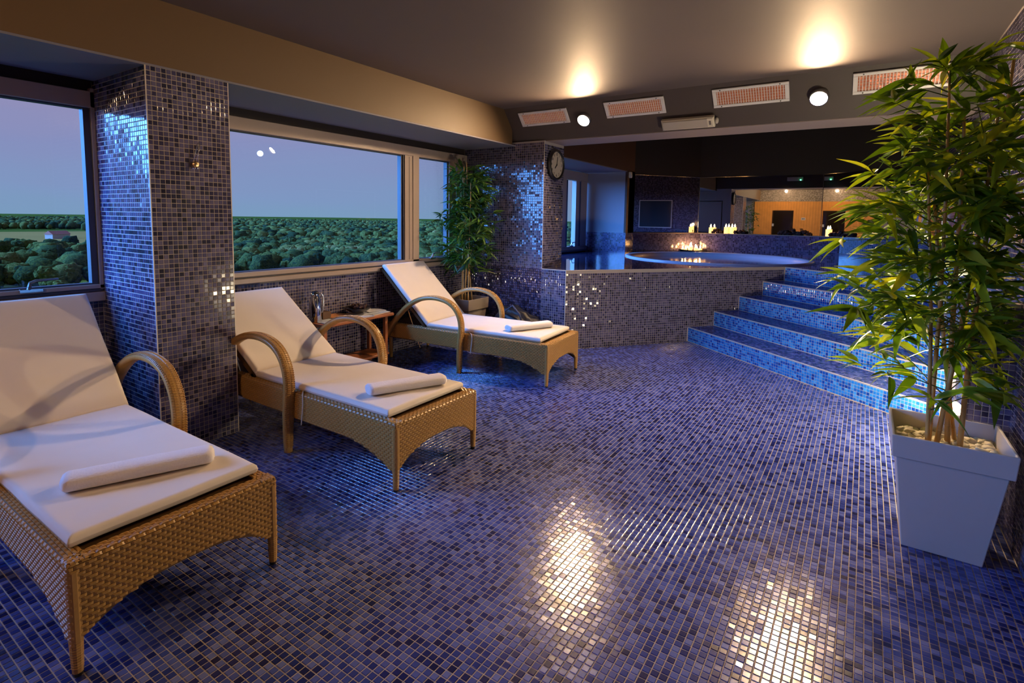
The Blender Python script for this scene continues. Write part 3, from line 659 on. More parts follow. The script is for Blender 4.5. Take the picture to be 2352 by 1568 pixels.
# ------------------------------------------------------------------ things on the sloping beam
sd = Vector((.29, 0, -.34)).normalized()          # down the slope
sn = Vector((-.34, 0, -.29)).normalized()         # out of the slope, into the room
def slope_pt(y, q, off=0): return Vector((5.12, y, ZC))+sd*q+sn*off
def slope_mtx(y, q, off=0):
    X = Vector((0, -1, 0)); Y = -sd; Z = X.cross(Y)
    if Z.dot(sn) < 0: Z = -Z
    Mx = Matrix(((X.x, Y.x, Z.x, 0), (X.y, Y.y, Z.y, 0), (X.z, Y.z, Z.z, 0), (0, 0, 0, 1))); Mx.translation = slope_pt(y, q, off); return Mx
def grille(yc, w, q0, q1, lab):
    h = q1-q0; r = bpy.data.objects.new('vent_grille', None); COL.objects.link(r); r.matrix_world = slope_mtx(yc, (q0+q1)/2)
    m = MB(); b = .026
    m.box((-w/2, -h/2, .001), (w/2, -h/2+b, .016), bev=.003); m.box((-w/2, h/2-b, .001), (w/2, h/2, .016), bev=.003)
    m.box((-w/2, -h/2+b, .001), (-w/2+b*1.3, h/2-b, .016), bev=.003); m.box((w/2-b*1.3, -h/2+b, .001), (w/2, h/2-b, .016), bev=.003)
    m.build('frame', WHITE_M, r)
    m = MB(); m.box((-w/2+.02, -h/2+.02, .0005), (w/2-.02, h/2-.02, .003)); m.build('painted_glow_backing', FOIL_LIT, r)
    m = MB(); nn = 26; W0 = w-2*b*1.3
    for i in range(nn):
        x = -W0/2+W0*(i+.5)/nn; m.box((x-.0026, -h/2+b, .008), (x+.0026, h/2-b, .014))
    m.build('upright_fins', WHITE_M, r)['kind'] = 'stuff'
    m = MB()
    for i in range(5):
        y = -h/2+b+(h-2*b)*(i+.5)/5; m.box((-W0/2, y-.0010, .0045), (W0/2, y+.0010, .0065))
    m.build('cross_fins', CREAM, r)['kind'] = 'stuff'
    for sx in (-1, 1):
        for sy in (-1, 1): m = MB(); m.lathe([(.006, 0), (.005, .003)], (sx*(w/2-.07), sy*(h/2-.012), .016), 8); m.build('screw', BLACKP, r)
    tag(r, lab, 'grille', 'vent grilles on the sloping beam')
grille(3.057, .61, .065, .24, 'leftmost white vent grille, left of the left globe lamp')
grille(2.01, .62, .055, .235, 'white vent grille between the left globe lamp and the cream speaker')
grille(.937, .63, .05, .235, 'white vent grille just left of the right globe lamp')
grille(-.157, .64, .05, .235, 'rightmost white vent grille beside the right wall')
def globe(y, q, lab, nm='globe_lamp'):
    r = bpy.data.objects.new(nm, None); COL.objects.link(r); r.matrix_world = slope_mtx(y, q)
    m = MB(); m.lathe([(.076, 0), (.078, .004), (.070, .048), (.064, .050), (.062, .044), (.062, .004)], n=32, cap=False); m.build('collar', STEEL, r, smooth=True)
    m = MB(); m.lathe([(.060, .022), (.055, .030), (.040, .038), (.018, .043), (.001, .044)], n=28); m.build('bulb', BULB, r, smooth=True); tag(r, lab, 'lamp')
globe(2.575, .215, 'left glowing globe lamp on the sloping beam')
globe(.40, .22, 'right glowing globe lamp on the sloping beam')
r = bpy.data.objects.new('wall_speaker', None); COL.objects.link(r); r.matrix_world = slope_mtx(1.505, .355)
m = MB(); m.box((-.25, -.055, .002), (.25, .055, .06), bev=.012); m.build('body', CREAM, r)
m = MB(); m.box((-.235, -.045, .055), (.19, .045, .064), bev=.004); m.build('grille_cloth', mat('speaker_cloth', srgb(178, 170, 164), .8, bump=.4, bscale=300), r)
m = MB(); m.lathe([(.028, 0), (.03, .01), (.02, .02)], (0, 0, 0), 10); o = m.build('end_cap', CREAM, r); o.location = (.262, 0, .03); o.rotation_euler = (0, PI/2, 0)
m = MB(); m.box((.205, -.02, .060), (.222, .02, .064)); m.build('badge', mat('badge_grey', srgb(110, 104, 104), .5), r)
tag(r, 'long cream loudspeaker bar under the grilles on the sloping beam', 'speaker')

# ------------------------------------------------------------------ sun loungers
def cells(surf, cl, h, ch, mb):
    """small raised pads on a surface: surf(s,t)->(point, normal)"""
    for s0, s1, t0, t1 in cl:
        ds, dt = (s1-s0)*ch, (t1-t0)*ch
        P = [surf(s0, t0), surf(s1, t0), surf(s1, t1), surf(s0, t1)]
        Q = [surf(s0+ds, t0+dt*.6), surf(s1-ds, t0+dt*.6), surf(s1-ds, t1-dt*.6), surf(s0+ds, t1-dt*.6)]
        mb.add([p for p, n_ in P]+[p+n_*h for p, n_ in Q], [(4, 5, 6, 7), (0, 1, 5, 4), (1, 2, 6, 5), (2, 3, 7, 6), (3, 0, 4, 7)])
LW, LL, LZ = .715, 1.90, .385
def side_zb(y):
    if y < .93:
        a = min(1, max(0, (y-.02)/.42)); return .10+.118*math.sin(a*PI/2)**.8
    return .222+.015*min(1, (y-.93)/.6)
def front_zb(x):
    a = abs(x/LW*2-1); return .10+.118*(1-a**2.6)
def skirt(edge, outward, length, zb):
    """profile: over the top (t<0.06) round the corner and down"""
    def surf(s, t):
        e = edge(s); r = .016; a1 = .045; a2 = a1+r*PI/2
        if t < a1: return Vector((*(e-outward*(r+a1-t)), LZ)), Vector((0, 0, 1))
        if t < a2:
            a = (t-a1)/r; n = Vector((outward.x*math.sin(a), outward.y*math.sin(a), math.cos(a)))
            return Vector((*(e-outward*r), LZ-r))+n*r, n
        return Vector((*e, LZ-r-(t-a2))), Vector((outward.x, outward.y, 0))
    cl = []; cw = .032; rh = .0128; n = int(length/cw); row = 0; t = .002
    while t < .33:
        for i in range(-1, n+1):
            s0 = (i+(row % 2)*.5)*cw; s1 = s0+cw*.97; s0 = max(0, s0); s1 = min(length, s1)
            if s1-s0 < .006: continue
            tb = .045+.016*PI/2+(LZ-.016-zb((s0+s1)/2))
            if t+rh > tb+.004: continue
            cl.append((s0, s1, t, t+rh*.86))
        t += rh; row += 1
    mb = MB(); cells(surf, cl, .0034, .24, mb)
    base = MB(); ns = 40; prof = [0, .045, .045+.016*PI/4, .045+.016*PI/2]
    vs = []; fs = []
    for i in range(ns+1):
        s = length*i/ns
        for t in prof: vs.append(surf(s, t)[0])
        p = surf(s, .07)[0]; zz = zb(s); vs.append(Vector((p.x, p.y, zz))); vs.append(Vector((p.x-outward.x*.02, p.y-outward.y*.02, zz))); vs.append(Vector((p.x-outward.x*.06, p.y-outward.y*.06, LZ-.03)))
    k = 7
    for i in range(ns):
        for j in range(k): fs.append((i*k+j, (i+1)*k+j, (i+1)*k+(j+1) % k, i*k+(j+1) % k))
    base.add(vs, fs); return mb, base
def cushion(w, l, t, wr=0, seed=0, nx=26, ny=44, corner=.03):
    """thin padded mat, origin at the corner"""
    vs = []; fs = []; g = {}
    def prof(d): d = min(1, max(0, d/.022)); return math.sqrt(max(0, 1-(1-d)**2))
    xs = [0, .004, .010, .018, .028]+[.028+(w-.056)*i/nx for i in range(1, nx)]+[w-.028, w-.018, w-.010, w-.004, w]
    ys = [0, .004, .010, .018, .028]+[.028+(l-.056)*i/ny for i in range(1, ny)]+[l-.028, l-.018, l-.010, l-.004, l]
    for side in (1, -1):
        for i, x in enumerate(xs):
            for j, y in enumerate(ys):
                d = min(x, w-x, y, l-y); z = t/2+side*t/2*prof(d)
                if side > 0: z += wr*noise.noise(Vector((x*5+seed, y*3.2, seed)))*min(1, d/.05)+wr*.5*noise.noise(Vector((x*9, y*16+seed, 3)))*math.exp(-((y-.12)/.15)**2)*min(1, d/.05)
                e = .004*noise.noise(Vector((x*4+seed, y*4, 9)))
                g[side, i, j] = len(vs); vs.append((x+e, y+e*.8, z))
    for side in (1, -1):
        for i in range(len(xs)-1):
            for j in range(len(ys)-1):
                q = (g[side, i, j], g[side, i+1, j], g[side, i+1, j+1], g[side, i, j+1]); fs.append(q if side > 0 else q[::-1])
    return vs, fs
def make_lounger(back_deg, back_len, seed):
    root = empty('sun_lounger', (0, 0, 0))
    X, Y = Vector((1, 0)), Vector((0, 1))
    parts = [skirt(lambda s: Vector((0, s)), -X, LL, side_zb), skirt(lambda s: Vector((LW, s)), X, LL, side_zb), skirt(lambda s: Vector((s, 0)), -Y, LW, front_zb)]
    W_, B_ = MB(), MB()
    for a, b in parts: W_.add(a.v, a.f); B_.add(b.v, b.f)
    B_.box((.03, .03, .33), (LW-.03, 1.38, .372))        # webbing deck under the mat
    B_.box((.02, LL-.05, .24), (LW-.02, LL, LZ))
    fr = B_.build('frame', WICK_D, root); W_.build('woven_strands', WICK, fr)['kind'] = 'stuff'
    for x, y in ((.0, .0), (LW, .0), (.03, LL-.05), (LW-.03, LL-.05)):
        m = MB(); dx = .015 if x < .3 else -.015; dy = .013 if y < 1 else .0
        m.tube([(x+dx, y+dy, LZ-.03), (x+dx, y+dy, .12), (x+dx, y+dy, .012)], [.0195, .0195, .0155], 10)
        z = .115
        while z > .02: m.lathe([(.0190-.035*(.12-z), z), (.0208-.035*(.12-z), z+.004), (.0190-.035*(.12-z), z+.008)], (x+dx, y+dy, 0), 10, cap=False); z -= .009
        lg = m.build('leg', WICK, root, smooth=False)
        m = MB(); m.lathe([(.014, 0), (.016, .012)], (x+dx, y+dy, 0), 10); m.build('foot_cap', BLACKP, lg)
    path = [(.925, 0), (.925, .12), (.918, .25), (.905, .40), (.905, .47), (.925, .55), (.975, .625), (1.05, .675), (1.15, .700), (1.25, .704), (1.36, .688), (1.46, .65), (1.56, .59), (1.65, .51), (1.74, .41), (1.81, .31), (1.85, .24)]
    # resample
    P = [Vector((0, y, z)) for y, z in path]; R_ = []
    for i in range(len(P)-1):
        p0, p1, p2, p3 = P[max(i-1, 0)], P[i], P[i+1], P[min(i+2, len(P)-1)]
        for k in range(4):
            t = k/4; R_.append(.5*((2*p1)+(-p0+p2)*t+(2*p0-5*p1+4*p2-p3)*t*t+(-p0+3*p1-3*p2+p3)*t**3))
    R_.append(P[-1])
    for side in (-1, 1):
        xc = -.030 if side < 0 else LW+.030
        m = MB(); n = len(R_); K = 12; vs = []; fs = []
        def frame_at(i):
            t = (R_[min(i+1, n-1)]-R_[max(i-1, 0)]).normalized(); o = Vector((0, -t.z, t.y))   # outward of the arch
            if o.z < 0 and 10 < i < n-4: o = -o
            return t, Vector((0, t.z*-1, t.y)) if True else o
        L = [0]
        for i in range(1, n): L.append(L[-1]+(R_[i]-R_[i-1]).length)
        for i in range(n):
            t, o = frame_at(i); wd = .035*(.72+.28*min(1, L[i]/.25)) ; th = .022*(.9+.1*min(1, L[i]/.25))
            for k in range(K):
                a = 2*PI*k/K; cx, cz = math.cos(a), math.sin(a)
                sx = math.copysign(abs(cx)**.7, cx)*wd; sz = math.copysign(abs(cz)**.7, cz)*th
                vs.append(R_[i]+Vector((xc+sx, 0, 0))+o*sz)
        for i in range(n-1):
            for k in range(K): fs.append((i*K+k, i*K+(k+1) % K, (i+1)*K+(k+1) % K, (i+1)*K+k))
        fs += [tuple(range(K-1, -1, -1)), tuple(range((n-1)*K, n*K))]
        m.add(vs, fs); arm = m.build('armrest', WICK, root, smooth=True)
        tot = L[-1]
        def surf(s, u):      # s along, u across (0..1) on the outer side
            i = 0
            while i < n-2 and L[i+1] < s: i += 1
            f = min(1, (s-L[i])/(L[i+1]-L[i])); p = R_[i].lerp(R_[i+1], f); t, o = frame_at(i)
            t2, o2 = frame_at(min(i+1, n-1)); o = o.lerp(o2, f).normalized()
            wd = .035*(.72+.28*min(1, s/.25)); th = .022
            a = PI*(1-u); cx, cz = math.cos(a), math.sin(a)
            q = Vector((xc+math.copysign(abs(cx)**.7, cx)*wd, 0, 0))+o*(cz**.7 if cz > 0 else 0)*th
            return p+q, (Vector((cx*.5, 0, 0))+o*cz).normalized()
        cl = []; s = .03; row = 0
        while s < tot-.03:
            for c in range(4):
                u0 = .12+.19*c; cl.append((s+(.0065 if c % 2 else 0), s+.0108+(.0065 if c % 2 else 0), u0+.01, u0+.175))
            s += .013
        m = MB(); cells(surf, cl, .0035, .25, m); m.build('woven_strands', WICK, arm)['kind'] = 'stuff'
    # seat mat and back mat
    vs, fs = cushion(LW-.055, 1.285, .046, .006, seed)
    mt = link_mesh('seat_mat', [(x+.028, y+.085, z+LZ+.002) for x, y, z in vs], fs, CUSH, root, True)
    vs, fs = cushion(LW-.05, back_len, .05, .006, seed+5)
    A = math.radians(back_deg); H = Vector((.025, 1.375, LZ+.012)); mx = Matrix.Translation(H) @ Matrix.Rotation(A, 4, 'X')
    bk = link_mesh('back_mat', [mx @ Vector(v) for v in vs], fs, CUSH, root, True)
    m = MB(); m.box((.0, .0, -.028), (.035, back_len-.01, -.003), mx); m.box((LW-.085, 0, -.028), (LW-.05, back_len-.01, -.003), mx); m.box((.0, back_len-.05, -.028), (LW-.05, back_len-.01, -.003), mx); m.box((0, 0, -.028), (LW-.05, .04, -.003), mx)
    m.build('back_frame', WICK_D, root)
    for xx in (.03, LW-.10):
        a = mx @ Vector((xx, back_len*.47, -.03)); b = Vector((a.x, 1.47, .16))
        m = MB(); m.tube([a, b, b+Vector((0, .02, -.02))], .005, 6); m.build('support_strut', STEEL, root)
    for x in (-.006, LW+.006):
        m = MB(); x2 = x+(-.006 if x < 0 else .006)
        m.tube([(x+.04*(1 if x < 0 else -1), .85, LZ+.01), (x, .80, LZ+.004), (x2, .79, LZ-.04), (x2, .80, .27), (x2*1.3, .806, .20)], .0035, 6); m.build('tie_cord', CORD, root)
    return root
LS = [((.555, 2.03, 0), 0, 47.5, .79, 'nearest wicker sun lounger at the left edge with white mat and upright back'),
      ((1.975, 2.04, 0), 0, 33, .84, 'middle wicker sun lounger just right of the tiled pillar with low reclined back'),
      ((4.035, 2.275, 0), math.radians(4.5), 44, .82, 'farthest wicker sun lounger in front of the corner bamboo plant')]
for i, (loc, rz, bd, blen, lab) in enumerate(LS):
    o = make_lounger(bd, blen, i*7.3+1); o.location = loc; o.rotation_euler = (0, 0, rz); tag(o, lab, 'sun lounger', 'wicker sun loungers along the windows')
# rolled towels
def towel(a, b, lab, seed, w=.062, h=.03):
    a, b = Vector(a), Vector(b); d = (b-a); L = d.length; ang_ = math.atan2(d.y, d.x)
    K = 28; n = 34; vs = []; fs = []
    for i in range(n+1):
        x = L*i/n; e = 1-.25*max(0, 1-min(x, L-x)/.012)
        for k in range(K):
            an = 2*PI*k/K; c, s = math.cos(an), math.sin(an)
            rw = w*e*(1+.03*noise.noise(Vector((x*22, k*.9, seed)))); rh = h*e*(1+.05*noise.noise(Vector((x*25, k*.7, seed+4))))
            vs.append((x, math.copysign(abs(c)**.75, c)*rw, math.copysign(abs(s)**.75, s)*rh+h))
    for i in range(n):
        for k in range(K): fs.append((i*K+k, i*K+(k+1) % K, (i+1)*K+(k+1) % K, (i+1)*K+k))
    for end, i in ((0, 0), (1, n)):   # spiral end folds
        base = [i*K+k for k in range(K)]; x = L*i/n; prev = base
        for q, (sc2, dx) in enumerate(((.8, -.004), (.62, .004), (.45, -.003), (.28, .004), (.1, -.002))):
            ring = []
            for k in range(K):
                v = vs[base[k]]; ring.append(len(vs)); vs.append((x+(dx if end else -dx), v[1]*sc2, (v[2]-h)*sc2+h))
            for k in range(K):
                f = (prev[k], prev[(k+1) % K], ring[(k+1) % K], ring[k]); fs.append(f if end else f[::-1])
            prev = ring
    o = link_mesh('rolled_towel', vs, fs, TOWEL, None, True); o.location = a; o.rotation_euler = (0, 0, ang_)
    m = MB(); m.box((.01, -w*.9, h*1.2), (L-.01, -w*1.02, h*1.28)); tag(o, lab, 'towel', 'rolled white towels on the loungers')
ZM = LZ+.05
towel((.685, 2.50, ZM), (1.150, 2.30, ZM), 'rolled white towel on the nearest lounger at the left', 1)
towel((2.115, 2.42, ZM), (2.565, 2.21, ZM), 'rolled white towel on the middle lounger', 2)
towel((4.11, 2.76, ZM), (4.56, 2.55, ZM), 'rolled white towel on the farthest lounger', 3)

# ------------------------------------------------------------------ side table and what is on it
tb = empty('side_table', (2.96, 3.94, 0)); tag(tb, 'reddish wooden side table between the middle and far loungers', 'table')
TZ = .525
m = MB(); m.box((0, 0, TZ-.028), (.84, .34, TZ), bev=.004); m.build('table_top', WOOD, tb)
for x, y in ((.04, .05), (.77, .05), (.04, .29), (.77, .29)):
    m = MB(); m.box((x-.016, y-.016, 0), (x+.016, y+.016, TZ-.028), bev=.003); m.build('leg', WOOD, tb)
m = MB(); m.box((.02, .03, .10), (.80, .31, .122), bev=.003); m.build('shelf', WOOD, tb)
th = empty('thermos_jug', (3.02, 4.14, TZ)); tag(th, 'tall polished steel thermos jug on the left of the side table', 'jug')
m = MB(); m.lathe([(.052, 0), (.055, .006), (.055, .15), (.050, .19), (.036, .235), (.030, .255), (.032, .262)], n=28); m.build('body', mat('polished_steel', (.7, .7, .72), .08, 1), th, smooth=True)
m = MB(); m.lathe([(.031, .262), (.031, .275), (.022, .284), (.004, .286)], n=20); m.build('lid', BLACKP, th, smooth=True)
m = MB(); m.tube([(.032, 0, .25), (.07, 0, .255), (.088, 0, .22), (.088, 0, .13), (.075, 0, .085), (.053, 0, .08)], [.007, .008, .008, .007, .007, .006], 8); m.build('handle', STEEL, th, smooth=True)
m = MB(); m.tube([(-.028, 0, .25), (-.044, 0, .268)], [.012, .006], 8); m.build('spout', STEEL, th)
m = MB(); m.box((3.10, 4.14, TZ), (3.19, 4.24, TZ+.075), bev=.004); tag(m.build('napkin_box', mat('brown_leather', srgb(90, 62, 40), .5)), 'small brown box behind the steel jug on the side table', 'box')
MAGB = mat('magazine_blue', srgb(206, 214, 245), .3, noise_amt=.4, nscale=38)
MAGW = mat('magazine_pale', srgb(235, 235, 250), .3, noise_amt=.35, nscale=26)
MAGO = mat('magazine_orange', srgb(236, 140, 84), .35, noise_amt=.6, nscale=45)
PAPER = mat('paper_edge', srgb(220, 220, 226), .7)
def magazine(x, y, z, w, h, rz, mt, lab, t=.006):
    r = empty('magazine', (x, y, z), math.radians(rz)); n = 8; vs = []; fs = []
    for i in range(n+1):
        xx = w*i/n; zz = t+.004*math.sin(PI*i/n)
        for yy in (0, h): vs.append((xx, yy, zz))
    for i in range(n): fs.append((2*i, 2*i+2, 2*i+3, 2*i+1))
    m = MB(); m.add(vs, fs); m.add([(x_, y_, z_-.0015) for x_, y_, z_ in vs], [f[::-1] for f in fs]); m.build('cover', mt, r)
    m = MB(); m.box((.002, .002, 0), (w-.002, h-.002, t-.001)); m.build('pages', PAPER, r); tag(r, lab, 'magazine', 'magazines on the side table')
magazine(3.01, 3.955, TZ, .26, .19, 4, MAGB, 'pale blue magazine lying nearest the jug on the side table')
magazine(3.29, 3.955, TZ, .25, .20, -5, MAGW, 'open pale magazine in the middle of the side table')
magazine(3.56, 3.97, TZ, .25, .19, 6, MAGB, 'bluish magazine at the right end of the side table')
magazine(3.20, 4.06, TZ+.011, .24, .17, 18, MAGO, 'orange patterned magazine on top of the others on the side table')
magazine(3.60, 4.08, TZ+.011, .20, .17, -12, MAGW, 'pale magazine under the right side of the dark bowl', .005)
bw = empty('fruit_bowl', (3.50, 4.13, TZ+.0205)); tag(bw, 'shallow black bowl of dark potpourri at the back of the side table', 'bowl')
m = MB(); m.lathe([(.05, 0), (.09, .02), (.135, .052), (.138, .056), (.125, .048), (.05, .014)], n=24, cap=True); m.build('bowl_shell', mat('black_lacquer', srgb(24, 18, 20), .2), bw, smooth=True)
m = MB()
for i in range(26):
    a = random.uniform(0, 2*PI); q = .085*math.sqrt(random.random()); m.ball((q*math.cos(a), q*math.sin(a), .045+random.uniform(0, .022)), random.uniform(.014, .024), 1, .6, seed=i)
o = m.build('potpourri', CONE, bw); o['kind'] = 'stuff'

# ------------------------------------------------------------------ bag on the floor
bg_ = empty('duffel_bag', (5.17, 3.32, 0)); tag(bg_, 'black soft bag slumped on the floor against the blue tiled wall', 'bag')
vs, fs = ICO[3]; v2_ = []
for v in vs:
    x = math.copysign(abs(v.x)**.7, v.x)*.15; y = math.copysign(abs(v.y)**.7, v.y)*.33; z = math.copysign(abs(v.z)**.8, v.z)
    nn_ = 1+.16*noise.noise(Vector((v.x*2, v.y*3, v.z*2)))+.06*noise.noise(v*7)
    zz = (z+1)*.19*nn_*(1+.25*math.exp(-((v.y-.25)/.35)**2)) if z > -.95 else 0
    v2_.append((x*nn_, y*nn_, max(.002, zz)))
link_mesh('bag_body', v2_, fs, mat('black_nylon', (.012, .012, .018), .45, bump=.4, bscale=14), bg_, True)
m = MB(); m.tube([(-.10, -.12, .30), (-.13, -.1, .42), (-.12, 0, .50), (-.12, .1, .43), (-.1, .13, .30)], .011, 8); m.build('strap', mat('grey_webbing', srgb(70, 74, 96), .6), bg_, smooth=True)
m = MB(); m.tube([(-.12, -.2, .26), (-.13, 0, .34), (-.12, .2, .28)], .004, 6); m.build('zip', STEEL, bg_)

# ------------------------------------------------------------------ bamboo plants
def leaf_geo(L, w, droop, fold, seed):
    n = 6; vs = []; fs = []
    for i in range(n+1):
        t = i/n; ww = w*(math.sin(PI*min(1, t*1.02)**.62)**.9 if 0 < t < 1 else .02)
        x = L*t; z = -droop*L*t*t+.02*L*math.sin(5*t+seed)
        vs += [(x, -ww/2, z+fold*ww), (x, 0, z), (x, ww/2, z+fold*ww)]
    for i in range(n):
        b = i*3; fs += [(b, b+3, b+4, b+1), (b+1, b+4, b+5, b+2)]
    return np.array(vs), np.array(fs)
LEAFV = [leaf_geo(1, random.uniform(.17, .24), random.uniform(.05, .42), random.uniform(.1, .3), i) for i in range(8)]
def leaf_meshes(material, nm='leaf'):
    L = []
    for i, (v, f) in enumerate(LEAFV):
        me = bpy.data.meshes.new(nm); me.from_pydata(v.tolist(), [], f.tolist()); a = me.attributes.new('tone', 'FLOAT', 'FACE')
        a.data.foreach_set('value', [random.random()]*len(f)); me.materials.append(MATS[material]); me.polygons.foreach_set('use_smooth', [True]*len(f)); L.append(me)
    return L
def bamboo(parent, origin, stems, z0, ztop, spread, nleaf_obj, leafL, material, ok, twigs_per, dens, seed, lean=None):
    rd = random.Random(seed); lm = leaf_meshes(material); O = Vector(origin); allL = []; tw = MB()
    for (sx, sy, h, r) in stems:
        lx, ly = (rd.uniform(-.07, .07), rd.uniform(-.05, .05)) if lean is None else lean(sx, sy, rd)
        pts = []; n = 14
        for i in range(n+1):
            t = i/n; pts.append(Vector((sx+lx*t*h+.012*math.sin(3*t+sx*30), sy+ly*t*h+.010*math.cos(4*t+sy*20), z0+(h-z0)*t)))
        st = MB(); st.tube(pts, [r*(1-.5*i/n) for i in range(n+1)], 8)
        for i in range(1, 9):
            p = pts[int(i*n/9)]; st.lathe([(r*.9, -.004), (r*1.22-.0006*i, 0), (r*.9, .004)], p, 8, cap=False)
        st.build('cane', CANE, parent, smooth=True)
        for k in range(int(twigs_per)):
            t = dens(rd); i = min(n-1, int(t*n)); p = pts[i].lerp(pts[i+1], t*n-i)
            a = rd.uniform(0, 2*PI); L = spread*rd.uniform(.35, 1.0)*(1-.35*max(0, t-.75)/.25); el = rd.uniform(.1, .9)
            d = Vector((math.cos(a)*math.cos(el), math.sin(a)*math.cos(el), math.sin(el)))
            q1 = p+d*L*.5; q2 = p+d*L+Vector((0, 0, -L*.12))
            if not (ok(q2+O) and ok(q1+O)): continue
            tw.tube([p, q1, q2], [.003, .0022, .0015], 4)
            for base, cnt in ((q1, rd.randint(2, 4)), (q2, rd.randint(4, 7))):
                for _ in range(cnt):
                    b = a+rd.uniform(-1.3, 1.3); e = rd.uniform(-.55, .75); Lf = leafL*rd.uniform(.65, 1.25)
                    tip = base+Vector((math.cos(b)*math.cos(e), math.sin(b)*math.cos(e), math.sin(e)))*Lf
                    if not ok(tip+O): continue
                    allL.append((base+Vector((rd.uniform(-.01, .01),)*3), b, e, rd.uniform(-.9, .9), Lf, rd.randrange(8), rd.random()))
    tw.build('twigs', TWIG, parent)['kind'] = 'stuff'
    P = np.array([list(l[0]+O) for l in allL]); vis, z = in_view(P, 0); key = np.where(vis, z/np.array([l[4] for l in allL]), 1e9); order = np.argsort(key)
    def mtx(l): return Matrix.Translation(l[0]) @ Matrix.Rotation(l[1], 4, 'Z') @ Matrix.Rotation(-l[2], 4, 'Y') @ Matrix.Rotation(l[3], 4, 'X') @ Matrix.Scale(l[4], 4)
    for i in order[:nleaf_obj]:
        o = bpy.data.objects.new('leaf', lm[allL[i][5]]); COL.objects.link(o); o.matrix_basis = mtx(allL[i]); o.parent = parent
    V = []; Q = []; T = []; off = 0
    for i in order[nleaf_obj:]:
        l = allL[i]; m_ = np.array(mtx(l)); v, f = LEAFV[l[5]]; V.append(v@m_[:3, :3].T+m_[:3, 3]); Q.append(f+off); off += len(v); T.append(np.full(len(f), l[6]))
    if V:
        np_mesh('foliage', np.concatenate(V), np.concatenate(Q), material, parent, np.concatenate(T), 'stuff')
    return len(allL)
def planter(parent, top, base, h, rim, material, x=0, y=0):
    m = MB(); T, B = top/2, base/2; t = .012
    def sq(a, z): return [(-a, -a, z), (a, -a, z), (a, a, z), (-a, a, z)]
    tp = T-.018
    lv = [sq(B, 0), sq(tp-.004, h-rim), sq(T-.006, h-rim), sq(T, h), sq(T-t, h), sq(T-t-.008, h-rim+.01), sq(T-t-.02, h-.085)]
    vs = sum(lv, []); fs = [(3, 2, 1, 0)]
    for i in range(len(lv)-1):
        for j in range(4): fs.append((i*4+j, i*4+(j+1) % 4, i*4+4+(j+1) % 4, i*4+4+j))
    k = (len(lv)-1)*4; fs.append((k, k+1, k+2, k+3)); m.add(vs, fs)
    o = m.build('planter', material, parent)
    bev = o.modifiers.new('bevel', 'BEVEL'); bev.width = .004; bev.segments = 2; bev.limit_method = 'ANGLE'
    return o
PX, PY = 3.150, -.378
pl = empty('potted_bamboo', (PX, PY, 0)); tag(pl, 'tall leafy bamboo in a tapered white square planter at the right', 'plant')
planter(pl, .435, .292, .545, .105, CLAY)
m = MB(); m.box((-.176, -.176, .40), (.176, .176, .450)); m.build('soil', SOIL, pl)
for i in range(120):
    gx, gy = (i % 11-5)*.034+random.uniform(-.01, .01), (i//11-5)*.034+random.uniform(-.01, .01)
    if i == 0: pebs = []
    if not pebs or i < 6:
        m = MB(); m.ball((0, 0, 0), .024, 2, .35, (1.15, .9, .62), seed=i); me_o = m.build('pebble', STONE, pl, smooth=True); pebs.append(me_o.data); o = me_o
    else:
        o = bpy.data.objects.new('pebble', pebs[i % 6]); COL.objects.link(o); o.parent = pl
    o.location = (gx, gy, .458+random.uniform(-.004, .014)); o.rotation_euler = (random.uniform(-.4, .4), random.uniform(-.4, .4), random.uniform(0, 6)); s = random.uniform(.75, 1.15); o.scale = (s, s, s)
stems = [(-.055, .075, 1.75, .0095), (-.03, .035, 2.0, .011), (.0, .06, 2.15, .010), (.03, -.02, 2.05, .012), (.0, -.055, 2.2, .0115), (.05, .02, 1.6, .009), (.06, -.05, 1.9, .010)]
okb = lambda p: p.y > YR+.02 and .50 < p.z < 2.42 and not (3.46 < p.x < 3.66 and p.y < -.45 and p.z < 1.16) and not (p.x > 4.2)
nl = bamboo(pl, (PX, PY, 0), stems, .44, 2.2, .46, 300, .160, 'leaf', okb, 33, lambda rd: rd.random()**.8*.86+.14, 11, lean=lambda sx, sy, rd: (rd.uniform(-.06, .03), rd.uniform(-.05, .12)))
# corner plant
QX, QY = 5.02, 3.98
p2 = empty('potted_bamboo', (QX, QY, 0)); tag(p2, 'bamboo in a grey square planter in the corner behind the farthest lounger', 'plant')
planter(p2, .40, .28, .54, .13, CLAY_G)
m = MB(); m.box((-.18, -.18, .40), (.18, .18, .46)); m.build('soil', SOIL, p2)
stems2 = [(-.05, .0, 2.1, .009), (.02, .03, 2.15, .010), (.06, -.05, 2.0, .009), (-.02, -.06, 1.9, .009), (.0, .07, 1.8, .008), (.07, .04, 1.7, .009)]
okc = lambda p: p.x < XB-.02 and p.y < YW-.06 and .62 < p.z < 2.2
bamboo(p2, (QX, QY, 0), stems2, .44, 2.1, .36, 300, .15, 'leaf_dark', okc, 36, lambda rd: rd.random()**.85*.72+.25, 5)
# the one behind the camera, seen only in the mirror
p3 = empty('potted_bamboo', (-.75, 3.85, 0)); tag(p3, 'bamboo by the window wall that shows only as a reflection in the middle mirror', 'plant')
planter(p3, .40, .28, .54, .13, CLAY_G)
okd = lambda p: p.y < YW-.06 and .62 < p.z < 2.2
bamboo(p3, (-.75, 3.85, 0), stems2, .44, 2.1, .34, 0, .115, 'leaf_dark', okd, 16, lambda rd: rd.random()*.75+.22, 9)

